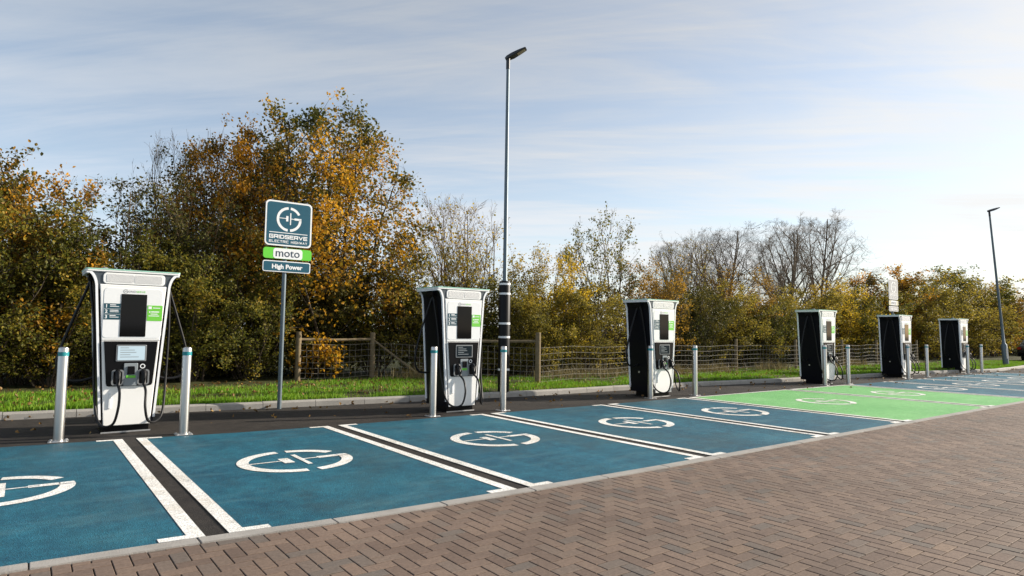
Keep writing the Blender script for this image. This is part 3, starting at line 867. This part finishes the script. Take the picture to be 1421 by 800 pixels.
# ---------------------------------------------------------------- parked car, most of it beyond the right edge
def make_car(x, y, rz):
    t = thing('parked_car', 'dark car partly in view at the right edge beyond the far kerb', 'car', (x, y, 0), rz)
    prof = [(0, .35), (.0, .62), (.06, .92), (.20, 1.02), (.55, 1.40), (1.0, 1.47), (2.1, 1.46), (2.75, 1.05), (3.8, .92), (4.2, .72), (4.25, .35)]
    m = MB(); n = len(prof)
    for yy, sc in ((-.86, 0), (-.80, 1), (.80, 1), (.86, 0)):
        for u, z in prof:
            ins = .10 if z > 1.1 else 0
            v = yy-math.copysign(ins, yy)
            m.v.append((u+.02*(sc == 0), v, z if sc else z-(.03 if z > .5 else 0)))
    for k in range(3):
        for i in range(n-1): m.f.append((k*n+i, k*n+i+1, (k+1)*n+i+1, (k+1)*n+i)[::-1])
    m.f.append(tuple(range(n))); m.f.append(tuple(range(4*n-1, 3*n-1, -1)))
    for k in range(3): m.f.append((k*n+n-1, k*n, (k+1)*n, (k+1)*n+n-1)[::-1])
    m.build('body', 'carpaint', t, True)
    m = MB()
    m.add([(.235, -.68, 1.06), (.235, .68, 1.06), (.535, .60, 1.375), (.535, -.60, 1.375)], [(0, 1, 2, 3)]); m.v = [(a-.012, b, c+.012) for a, b, c in m.v]
    m.build('rear_window', 'carglass', t)
    for s in (-1, 1):
        m = MB(); m.add([(.55, s*.875, 1.03), (2.5, s*.875, 1.03), (2.05, s*.77, 1.38), (.75, s*.77, 1.38)], [(0, 1, 2, 3)]); m.build('side_window', 'carglass', t)
        a, b = sorted((s*.66, s*.84)); m = MB(); m.box(-.03, .10, a, b, .76, .90); m.build('tail_light', 'redlens', t, bevel=.01)
        m = MB(); m.box(-.036, -.02, a+.04, b-.04, .775, .805); m.build('indicator', 'amber', t)
        for u in (.75, 3.35):
            m = MB(); m.tube([(u, s*.70, .32), (u, s*.875, .32)], .32, 24); w = m.build('wheel', 'tyre', t, True)
            m = MB(); m.tube([(u, s*.86, .32), (u, s*.882, .32)], .20, 16); m.build('rim', 'alu', w, True)
    m = MB(); m.box(-.05, .06, -.78, .78, .38, .58); m.build('bumper', 'facia', t, bevel=.02)
    m = MB(); m.box(-.056, -.045, -.26, .26, .62, .73); m.build('number_plate', 'letter', t)
make_car(col(1417.5, 11.6)+.9, 11.3, R(-12))

# ---------------------------------------------------------------- trees and shrubs
UPV = np.array([0, 0, 1.0])


def grow(seed, H, rad, stems, lean, levels, kids, ratio, upb, jit, base_r, z_low=.05, ang=(28, 60), t0=.15, env='egg', leaf_lv=2, step=.24, over=1.0, rdec=.62, fill=0, fill_z=.2):
    """multi-stemmed skeleton inside an envelope; returns polylines and twig points for leaves"""
    rg = random.Random(seed); lines = []; anchors = []
    def inside(p):
        z = p[2]/H
        if z > 1.03: return False
        if env == 'egg': e = rad*math.sqrt(max(0.02, 1-((z-.42)/.62)**2)) if z > .42 else rad*(.80+.20*z/.42)
        elif env == 'vase': e = rad*(.25+.95*min(1, z/.62)) if z < .62 else rad*1.18*math.sqrt(max(.01, 1-((z-.62)/.42)**2))
        elif env == 'dome': e = rad*(.35+.75*min(1, z/.5)) if z < .5 else rad*1.1*math.sqrt(max(.01, 1-((z-.5)/.53)**2))
        else: e = rad*(1-.55*z)
        return p[0]**2+p[1]**2 < e*e
    def unit(v):
        l = math.sqrt(v[0]*v[0]+v[1]*v[1]+v[2]*v[2]) or 1; return (v[0]/l, v[1]/l, v[2]/l)
    def branch(p, d, L, r, lv):
        n = max(3, int(L/(step*(1 if lv < 2 else .8)))); s = L/n; pts = [p]
        for i in range(n):
            j = jit*(1+.5*lv)
            d = unit((d[0]+rg.gauss(0, j), d[1]+rg.gauss(0, j), d[2]+rg.gauss(0, j)+upb))
            q = (p[0]+d[0]*s, p[1]+d[1]*s, p[2]+d[2]*s)
            if q[2] < z_low: d = unit((d[0], d[1], abs(d[2])+.2)); q = (p[0]+d[0]*s, p[1]+d[1]*s, max(z_low, p[2]+d[2]*s))
            if not inside(q) and rg.random() < (.96 if env == 'dome' else .75) and i > 1: break
            p = q; pts.append(p)
        if len(pts) < 2: return
        lines.append((pts, r, lv))
        n = len(pts)-1
        if lv >= leaf_lv:
            for i in range(1, n+1): anchors.append((pts[i-1], pts[i], lv))
        if lv < levels:
            k = max(1, int(round(kids[lv]*(.7+.6*rg.random()))))
            for c in range(k):
                t = t0*(1 if lv else 1)+(1-t0)*((c+rg.random())/k); f = t*n; i = min(int(f), n-1); u = f-i
                a, b = pts[i], pts[i+1]; q = (a[0]+(b[0]-a[0])*u, a[1]+(b[1]-a[1])*u, a[2]+(b[2]-a[2])*u)
                dd = unit((b[0]-a[0], b[1]-a[1], b[2]-a[2]))
                th = math.radians(rg.uniform(*ang)); ph = rg.uniform(0, 2*math.pi)
                w = unit((rg.gauss(0, 1), rg.gauss(0, 1), rg.gauss(0, 1))); dt = w[0]*dd[0]+w[1]*dd[1]+w[2]*dd[2]
                w = unit((w[0]-dd[0]*dt, w[1]-dd[1]*dt, w[2]-dd[2]*dt))
                nd = unit(tuple(dd[x]*math.cos(th)+w[x]*math.sin(th) for x in range(3)))
                branch(q, nd, max(.18, L*ratio*(1-.5*t)*rg.uniform(.7, 1.2)), max(.003, r*(1-.7*t)*rdec), lv+1)
    for s in range(stems):
        a = 2*math.pi*(s+rg.random())/stems; l = math.radians(rg.uniform(lean[0], lean[1]))
        o = rad*.18*rg.random() if stems > 1 else 0
        branch((o*math.cos(a), o*math.sin(a), -.05), (math.sin(l)*math.cos(a), math.sin(l)*math.sin(a), math.cos(l)), H*over*rg.uniform(.8, 1.02), base_r*rg.uniform(.7, 1.1), 0)
    if fill:
        P = np.array([p for l in lines for p in l[0]])
        for _ in range(fill):
            for _t in range(40):
                q = (rg.uniform(-1, 1)*rad*1.1, rg.uniform(-1, 1)*rad*1.1, rg.uniform(fill_z*H, 1.01*H))
                if inside(q): break
            else: continue
            d2 = ((P-np.array(q))**2).sum(1); i = int(d2.argmin()); d = math.sqrt(d2[i])
            if d < .12 or d > 1.5: continue
            a = P[i]; mid = [(a[k]+q[k])/2 for k in range(3)]; mid[2] -= .10*d
            pts = [tuple(a), (a[0]*.72+mid[0]*.28, a[1]*.72+mid[1]*.28, a[2]*.72+mid[2]*.28), tuple(mid), q]
            lines.append((pts, .006+.006*d, 3)); anchors += [(pts[1], pts[2], 3), (pts[2], pts[3], 4), (pts[2], pts[3], 4)]
            for _k in range(3):
                v = unit((rg.gauss(0, .6)+q[0]-a[0], rg.gauss(0, .6)+q[1]-a[1], rg.gauss(0, .6)+q[2]-a[2]+.3))
                o = pts[rg.choice((2, 3))]; L = rg.uniform(.2, .45); e = (o[0]+v[0]*L, o[1]+v[1]*L, o[2]+v[2]*L); h = (o[0]+v[0]*L*.5, o[1]+v[1]*L*.5, o[2]+v[2]*L*.5-.02)
                lines.append(([o, h, e], .004, 4)); anchors.append((o, e, 4))
    return lines, anchors


def wood_mesh(name, lines):
    V = []; F = []; off = 0
    for pts, r, lv in lines:
        k = 7 if lv == 0 else (4 if lv == 1 else 3)
        P = np.array(pts); n = len(P)
        D = np.gradient(P, axis=0); D /= np.linalg.norm(D, axis=1)[:, None]+1e-9
        a = np.array([1., 0, 0]) if abs(D[0, 0]) < .8 else np.array([0, 1., 0])
        U = np.cross(D, a); U /= np.linalg.norm(U, axis=1)[:, None]+1e-9; W = np.cross(D, U)
        rr = r*(1-.78*np.linspace(0, 1, n)); rr = np.maximum(rr, .0022)
        t = 2*np.pi*np.arange(k)/k
        ring = P[:, None]+(U[:, None]*np.cos(t)[None, :, None]+W[:, None]*np.sin(t)[None, :, None])*rr[:, None, None]
        V.append(ring.reshape(-1, 3))
        i = np.arange(n-1)[:, None]*k; j = np.arange(k)[None]; j2 = (j+1) % k
        F.append(np.stack([i+j, i+j2, i+k+j2, i+k+j], -1).reshape(-1, 4)+off); off += n*k
    me = np_mesh(name, np.concatenate(V), np.concatenate(F)); me.polygons.foreach_set('use_smooth', [True]*len(me.polygons)); return me


def leaf_mesh(name, anchors, n, size, seed, zmin=0.0, zbias=0.0, droop=.3, spread=.06, keep=None):
    rng = np.random.default_rng(seed)
    A = np.array([a[0] for a in anchors]); B = np.array([a[1] for a in anchors])
    w = np.ones(len(A))
    if zbias: w *= np.clip(1-zbias*(A[:, 2]/A[:, 2].max())**1.5, .03, 1)
    if keep is not None: w *= keep(A)
    w *= (A[:, 2] > zmin); w /= w.sum()
    i = rng.choice(len(A), n, p=w); u = rng.random(n)[:, None]
    P = A[i]*(1-u)+B[i]*u+rng.normal(0, spread, (n, 3))
    P[:, 2] = np.maximum(P[:, 2], .03)
    d = rng.normal(0, 1, (n, 3)); d[:, 2] -= droop; d /= np.linalg.norm(d, axis=1)[:, None]
    s = rng.normal(0, 1, (n, 3)); s -= d*(s*d).sum(1)[:, None]; s /= np.linalg.norm(s, axis=1)[:, None]
    nn = np.cross(d, s)
    L = size*rng.uniform(.6, 1.25, n)[:, None]; Wd = L*rng.uniform(.30, .42, n)[:, None]
    fold = L*rng.uniform(.04, .18, n)[:, None]
    V = np.zeros((n, 6, 3))
    V[:, 0] = P; V[:, 3] = P+d*L-nn*fold*.6
    V[:, 1] = P+d*L*.35+s*Wd+nn*fold; V[:, 2] = P+d*L*.72+s*Wd*.72+nn*fold*.6
    V[:, 5] = P+d*L*.35-s*Wd+nn*fold; V[:, 4] = P+d*L*.72-s*Wd*.72+nn*fold*.6
    F = np.array([(0, 1, 2, 3), (0, 3, 4, 5)])
    return np_mesh(name, V.reshape(-1, 3), (F[None]+np.arange(n)[:, None, None]*6).reshape(-1, 4))


KINDS = {}
def kind(name, bark, n, size, leafkw=None, **kw):
    ln, an = grow(**kw)
    wm = wood_mesh('branches', ln); wm.materials.append(MT[bark])
    lm = None
    if n:
        lm = leaf_mesh('crown', an, n, size, kw['seed']+100, **(leafkw or {})); lm.materials.append(MT['olive'])
    KINDS[name] = (wm, lm)

kind('shrub_a', 'bark', 19000, .066, seed=11, H=4.2, rad=1.75, stems=11, lean=(2, 32), levels=3, kids=(8, 6, 4), ratio=.42, upb=.05, jit=.08, base_r=.030, t0=.06)
kind('shrub_b', 'bark', 18000, .062, seed=12, H=4.2, rad=1.65, stems=13, lean=(3, 38), levels=3, kids=(7, 6, 4), ratio=.40, upb=.06, jit=.10, base_r=.026, t0=.05)
kind('shrub_c', 'twig', 14000, .060, leafkw=dict(zbias=.75), seed=13, H=4.2, rad=1.6, stems=14, lean=(2, 30), levels=3, kids=(7, 6, 3), ratio=.42, upb=.09, jit=.07, base_r=.024, t0=.06)
kind('sparse', 'twig', 5200, .070, leafkw=dict(zbias=.55), seed=14, H=5.4, rad=1.7, stems=9, lean=(2, 26), levels=3, kids=(9, 5, 4), ratio=.42, upb=.10, jit=.07, base_r=.034, t0=.12)
kind('twiggy', 'twig', 2600, .060, leafkw=dict(zbias=.97), seed=15, H=4.8, rad=1.9, stems=13, lean=(3, 28), levels=3, kids=(9, 5, 3), ratio=.50, upb=.10, jit=.06, base_r=.028, t0=.15, ang=(18, 42))
kind('maple_tree', 'bark', 38000, .10, leafkw=dict(droop=.6, spread=.11, zbias=.42), seed=16, H=8.0, rad=3.25, stems=9, lean=(4, 36), levels=4, kids=(8, 5, 3, 2), ratio=.42, upb=.05, jit=.09, base_r=.07, t0=.10, ang=(30, 65), step=.30, over=1.15, fill=1500, fill_z=.22)
kind('bare_a', 'ashbark', 0, 0, seed=27, H=8.4, rad=3.9, stems=4, lean=(6, 40), levels=5, kids=(10, 6, 4, 3, 2), ratio=.52, upb=.05, jit=.034, base_r=.12, t0=.16, ang=(22, 50), env='dome', step=.40, over=1.25, rdec=.62, fill=700, fill_z=.45)
kind('bare_b', 'ashbark', 0, 0, seed=28, H=8.4, rad=3.9, stems=5, lean=(6, 40), levels=5, kids=(10, 6, 4, 3, 2), ratio=.52, upb=.05, jit=.034, base_r=.12, t0=.16, ang=(22, 50), env='dome', step=.40, over=1.25, rdec=.62, fill=700, fill_z=.45)


def plant(k, name, label, cat, x, y, H=None, h0=None, wide=1.0, leaf='olive', group=None, rz=None, wood=None):
    wm, lm = KINDS[k]
    base = {'shrub_a': 4.2, 'shrub_b': 4.2, 'shrub_c': 4.2, 'sparse': 5.4, 'twiggy': 4.8, 'maple_tree': 8.2, 'bare_a': 8.4, 'bare_b': 8.4}[k]
    s = (H or base)/base
    t = thing(name, label, cat, (x, y, .08), rnd.uniform(0, 6.28) if rz is None else rz, group)
    t.scale = (s**.5*wide, s**.5*wide, s)
    o = bpy.data.objects.new('branches', wm); C.objects.link(o); o.parent = t
    if lm:
        c = bpy.data.objects.new('crown', lm); C.objects.link(c); c.parent = t
        c.material_slots[0].link = 'OBJECT'; c.material_slots[0].material = MT[leaf]
    return t

HG = 'shrubs of the hedge behind the verge'
# left hedge, in front of and beyond the end of the fence
for a in [
 ('shrub_b', 'dark olive shrub cut by the left edge of the photo', -30, 16.4, 4.6, 1.1, 'olive'),
 ('shrub_a', 'orange-leaved shrub at the left edge, behind the first bollard', 32, 17.4, 5.1, 1.05, 'orange'),
 ('shrub_b', 'low green shrub behind the left bollard of the nearest charging station', 75, 16.6, 3.3, 1.15, 'olive'),
 ('sparse', 'open dark shrub just left of the nearest charging station', 128, 17.6, 4.9, 1.15, 'dark'),
 ('shrub_b', 'olive shrub rising right behind the nearest charging station', 175, 16.9, 3.6, 1.15, 'olive'),
 ('shrub_c', 'sparse brown-green shrub between the nearest charging station and the big maple', 232, 17.9, 5.0, 1.1, 'dark'),
 ('twiggy', 'bare dark twigs rising left of the big maple, above the olive shrubs', 262, 19.4, 6.5, .95, 'dark'),
 ('shrub_a', 'low olive shrub to the right of the nearest charging station', 270, 16.9, 3.5, 1.1, 'olive'),
 ('shrub_b', 'low olive and orange shrub behind the pole of the blue sign', 345, 17.2, 3.2, 1.15, 'olive'),
]:
    k, lab, px, y, H, w, lf = a
    plant(k, 'hedge_shrub', lab, 'shrub', col(px, y), y, H, wide=w, leaf=lf, group=HG)
plant('maple_tree', 'maple_tree', 'large orange maple behind the blue sign, tallest tree with leaves', 'tree', col(445, 18.6), 18.6, 7.75, wide=1.06, leaf='maple', rz=3.4)
plant('maple_tree', 'maple_tree', 'smaller orange and green maple left of the big one, behind the sign', 'tree', col(322, 18.8), 18.8, 6.6, wide=.80, leaf='orange', rz=2.4)
for a in [
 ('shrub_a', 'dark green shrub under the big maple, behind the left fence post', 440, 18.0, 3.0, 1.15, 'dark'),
 ('shrub_a', 'dark shrub under the right side of the big maple', 520, 17.8, 3.2, 1.15, 'olive'),
 ('shrub_c', 'dull yellow-green shrub behind the second charging station', 590, 17.0, 4.0, 1.2, 'brown'),
 ('twiggy', 'bare pale twiggy shrub between the maple and the near lamp post', 640, 17.8, 5.5, 1.3, 'yellow'),
 ('shrub_b', 'olive shrub behind the black sleeve of the near lamp post', 672, 16.2, 3.2, 1.15, 'olive'),
 ('shrub_c', 'bright yellow shrub just right of the near lamp post', 762, 15.6, 4.1, 1.05, 'yellow'),
 ('shrub_a', 'low rust shrub behind the fence corner post', 745, 14.6, 2.6, 1.0, 'brown'),
 ('sparse', 'slim half-bare tree between the near lamp post and the third charging station', 838, 15.6, 5.7, .95, 'olive'),
 ('shrub_b', 'brown shrub behind the fence, left of the third charging station', 815, 14.7, 3.0, 1.1, 'brown'),
 ('shrub_c', 'rusty shrub right behind the third charging station', 900, 15.0, 3.9, 1.1, 'rust'),
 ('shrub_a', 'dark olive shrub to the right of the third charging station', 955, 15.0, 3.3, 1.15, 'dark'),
 ('twiggy', 'twiggy shrub right of the third charging station, reaching above the others', 945, 17.5, 5.4, 1.1, 'brown'),
 ('shrub_b', 'brown shrub behind the short fence post, left of the bare trees', 1005, 15.2, 3.5, 1.2, 'brown'),
 ('shrub_c', 'amber shrub in front of the bare trees', 1025, 16.5, 4.4, 1.2, 'rust'),
 ('shrub_a', 'dark shrub below the bare trees, left of the charging station behind the green bays', 1060, 15.0, 3.0, 1.2, 'olive'),
 ('shrub_b', 'olive-brown shrub right behind the charging station of the green bays', 1112, 15.4, 3.8, 1.25, 'brown'),
 ('shrub_c', 'yellow-brown shrub right of the charging station of the green bays', 1165, 15.6, 4.2, 1.25, 'yellow'),
 ('shrub_a', 'olive shrub left of the pale grey sign', 1205, 15.0, 3.9, 1.35, 'olive'),
]:
    k, lab, px, y, H, w, lf = a
    plant(k, 'hedge_shrub', lab, 'shrub', col(px, y), y, H, wide=w, leaf=lf, group=HG)
for k, lab, px, y, H, w in [
 ('bare_b', 'leftmost of the bare trees, smaller and half hidden by shrubs', 985, 18.5, 6.0, 1.0),
 ('bare_a', 'tallest bare tree, rounded, in the middle of the bare trees', 1052, 19.5, 7.3, 1.2),
 ('bare_b', 'rightmost of the bare trees, leaning over the far shrubs', 1124, 19.0, 7.7, 1.05)]:
    plant(k, 'bare_tree', lab, 'tree', col(px, y), y, H, wide=w, group='bare trees behind the hedge')
for a in [
 ('shrub_a', 'orange shrub behind the pale grey sign', 1228, 16.4, 5.4, 1.5, 'orange'),
 ('shrub_b', 'brown shrub right of the pale grey sign', 1262, 15.4, 4.6, 1.7, 'brown'),
 ('shrub_c', 'rusty brown shrub behind the farthest charging station', 1295, 16.0, 5.2, 1.9, 'brown'),
 ('shrub_a', 'tall olive shrub between the farthest charging station and the far lamp post', 1330, 17.0, 6.4, 2.0, 'olive'),
 ('shrub_b', 'low brown shrub left of the far lamp post', 1345, 14.4, 3.9, 1.8, 'brown'),
 ('shrub_c', 'brown shrub directly behind the far lamp post', 1378, 15.4, 5.0, 2.1, 'rust'),
 ('shrub_a', 'olive shrub cut by the right edge above the dark car', 1415, 16.4, 6.2, 2.4, 'brown'),
]:
    k, lab, px, y, H, w, lf = a
    plant(k, 'hedge_shrub', lab, 'shrub', col(px, y), y, H, wide=w, leaf=lf, group=HG)

# dense undergrowth that closes the view at the foot of the hedge
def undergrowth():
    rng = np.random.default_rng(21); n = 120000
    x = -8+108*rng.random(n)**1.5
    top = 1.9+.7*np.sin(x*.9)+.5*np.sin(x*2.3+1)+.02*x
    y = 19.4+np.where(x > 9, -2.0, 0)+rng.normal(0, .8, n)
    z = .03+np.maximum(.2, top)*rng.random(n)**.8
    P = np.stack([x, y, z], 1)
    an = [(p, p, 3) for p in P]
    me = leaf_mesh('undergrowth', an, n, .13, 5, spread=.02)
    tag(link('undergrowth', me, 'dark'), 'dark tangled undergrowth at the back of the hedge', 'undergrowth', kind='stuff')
undergrowth()


def dry(rng, n):
    c = np.array([(8.7, 15.2), (12.2, 13.3), (14.0, 13.3), (16.5, 13.2), (19.0, 13.3), (22, 13.0), (26, 13.2), (29, 13.3)])
    i = rng.integers(0, len(c), n); p = c[i]+rng.normal(0, (.55, .22), (n, 2))
    return np.stack([p[:, 0], p[:, 1], np.full(n, .1)], 1)
blades('dry_grass', 5000, dry, .18, .42, .012, 'straw', lean=.7, seed=4, label='pale dry grass tufts along the foot of the fence', cat='dry grass')


def litter():
    rng = np.random.default_rng(31); n = 5200
    x = -3+40*rng.random(n)**1.3; k = np.interp(x, kx, ky)
    dy = np.where(rng.random(n) < .10, -rng.random(n)**2.5*2.2-.02, .2+4*rng.random(n))
    z = np.where(dy < 0, .008, .13+.05*rng.random(n))
    P = np.stack([x, k+dy, z], 1)
    me = leaf_mesh('fallen_leaves', [(p, p, 3) for p in P], n, .06, 6, spread=.0, droop=0)
    tag(link('fallen_leaves', me, 'litter'), 'fallen brown leaves on the verge and along the kerb', 'leaves', kind='stuff')
litter()

# ---------------------------------------------------------------- light and sky
SUN_DIR = Vector((1.0, -.33, 0)).normalized(); EL = R(22)
sd = Vector((SUN_DIR.x*math.cos(EL), SUN_DIR.y*math.cos(EL), math.sin(EL)))
sl = bpy.data.lights.new('sun', 'SUN'); sl.energy = 5.0; sl.angle = R(.6); sl.color = (1, .91, .78)
so = bpy.data.objects.new('sun', sl); C.objects.link(so); so.rotation_euler = (-sd).to_track_quat('-Z', 'Y').to_euler()

w = bpy.data.worlds.new('World'); bpy.context.scene.world = w; w.use_nodes = True
nt = w.node_tree; bg = nt.nodes['Background']
sky = N(nt, 'ShaderNodeTexSky', sky_type='NISHITA', sun_disc=False)
sky.sun_elevation = EL; sky.sun_rotation = math.atan2(SUN_DIR.x, SUN_DIR.y); sky.air_density = 1.0; sky.dust_density = 0.6; sky.ozone_density = 1.2
tc = N(nt, 'ShaderNodeTexCoord')
# thin streaky cirrus: project the view direction on a high flat layer
sep = N(nt, 'ShaderNodeSeparateXYZ'); nt.links.new(tc.outputs['Generated'], sep.inputs[0])
zc = N(nt, 'ShaderNodeMath', operation='MAXIMUM'); zc.inputs[1].default_value = .0; nt.links.new(sep.outputs['Z'], zc.inputs[0])
za = N(nt, 'ShaderNodeMath', operation='ADD'); za.inputs[1].default_value = .12; nt.links.new(zc.outputs[0], za.inputs[0])
dv = N(nt, 'ShaderNodeVectorMath', operation='DIVIDE'); nt.links.new(tc.outputs['Generated'], dv.inputs[0]); nt.links.new(za.outputs[0], dv.inputs[1])
mp = N(nt, 'ShaderNodeMapping', vector_type='TEXTURE'); mp.inputs['Rotation'].default_value = (0, 0, R(-30)); mp.inputs['Scale'].default_value = (2.4, .75, 1)
nt.links.new(dv.outputs[0], mp.inputs['Vector'])
n1 = N(nt, 'ShaderNodeTexNoise', i_Scale=1.0, i_Detail=10.0, i_Roughness=.60, i_Distortion=.8); nt.links.new(mp.outputs[0], n1.inputs['Vector'])
mp2 = N(nt, 'ShaderNodeMapping', vector_type='TEXTURE'); mp2.inputs['Rotation'].default_value = (0, 0, R(-46)); mp2.inputs['Scale'].default_value = (1.5, .24, 1); mp2.inputs['Location'].default_value = (2.0, .7, 0)
nt.links.new(dv.outputs[0], mp2.inputs['Vector'])
n2 = N(nt, 'ShaderNodeTexNoise', i_Scale=1.2, i_Detail=9.0, i_Roughness=.62, i_Distortion=.5); nt.links.new(mp2.outputs[0], n2.inputs['Vector'])
av = N(nt, 'ShaderNodeMath', operation='MULTIPLY_ADD'); av.inputs[1].default_value = .42; nt.links.new(n2.outputs['Fac'], av.inputs[0])
a1 = N(nt, 'ShaderNodeMath', operation='MULTIPLY'); a1.inputs[1].default_value = .58; nt.links.new(n1.outputs['Fac'], a1.inputs[0]); nt.links.new(a1.outputs[0], av.inputs[2])
cr = N(nt, 'ShaderNodeMapRange', interpolation_type='SMOOTHSTEP'); cr.inputs[1].default_value = .36; cr.inputs[2].default_value = .64; cr.inputs[3].default_value = .38; cr.inputs[4].default_value = .96
nt.links.new(av.outputs[0], cr.inputs[0])
bw = N(nt, 'ShaderNodeRGBToBW'); nt.links.new(sky.outputs[0], bw.inputs[0])
cap = N(nt, 'ShaderNodeMath', operation='SMOOTH_MIN'); cap.inputs[1].default_value = 3.9; cap.inputs[2].default_value = 2.0; nt.links.new(bw.outputs[0], cap.inputs[0])
bl = N(nt, 'ShaderNodeMath', operation='MULTIPLY_ADD'); bl.inputs[1].default_value = .95; bl.inputs[2].default_value = 1.55; nt.links.new(cap.outputs[0], bl.inputs[0])
# sunlit cloud is creamier towards the sun
dt = N(nt, 'ShaderNodeVectorMath', operation='DOT_PRODUCT'); dt.inputs[1].default_value = tuple(sd); nt.links.new(tc.outputs['Generated'], dt.inputs[0])
dr = N(nt, 'ShaderNodeMapRange', interpolation_type='SMOOTHSTEP'); dr.inputs[1].default_value = -.1; dr.inputs[2].default_value = .75; nt.links.new(dt.outputs['Value'], dr.inputs[0])
tn = N(nt, 'ShaderNodeMix', data_type='RGBA'); tn.inputs[6].default_value = (.87, .975, 1.12, 1); tn.inputs[7].default_value = (1.0, .995, .985, 1); nt.links.new(dr.outputs[0], tn.inputs[0])
cc = N(nt, 'ShaderNodeMix', data_type='RGBA', blend_type='MULTIPLY'); cc.inputs[0].default_value = 1
nt.links.new(tn.outputs[2], cc.inputs[6]); nt.links.new(bl.outputs[0], cc.inputs[7])
mx = N(nt, 'ShaderNodeMix', data_type='RGBA'); nt.links.new(cr.outputs[0], mx.inputs[0]); nt.links.new(sky.outputs[0], mx.inputs[6]); nt.links.new(cc.outputs[2], mx.inputs[7])
nt.links.new(mx.outputs[2], bg.inputs['Color']); bg.inputs['Strength'].default_value = .11

sc = bpy.context.scene
sc.render.engine = 'CYCLES'
sc.cycles.max_bounces = 6; sc.cycles.diffuse_bounces = 3; sc.cycles.transmission_bounces = 3; sc.cycles.transparent_max_bounces = 4
try:
    sc.cycles.use_denoising = True
except Exception:
    pass
vs_ = sc.view_settings; vs_.view_transform = 'Standard'; vs_.look = 'None'; vs_.exposure = 0.70; vs_.gamma = 1.0; vs_.use_curve_mapping = False
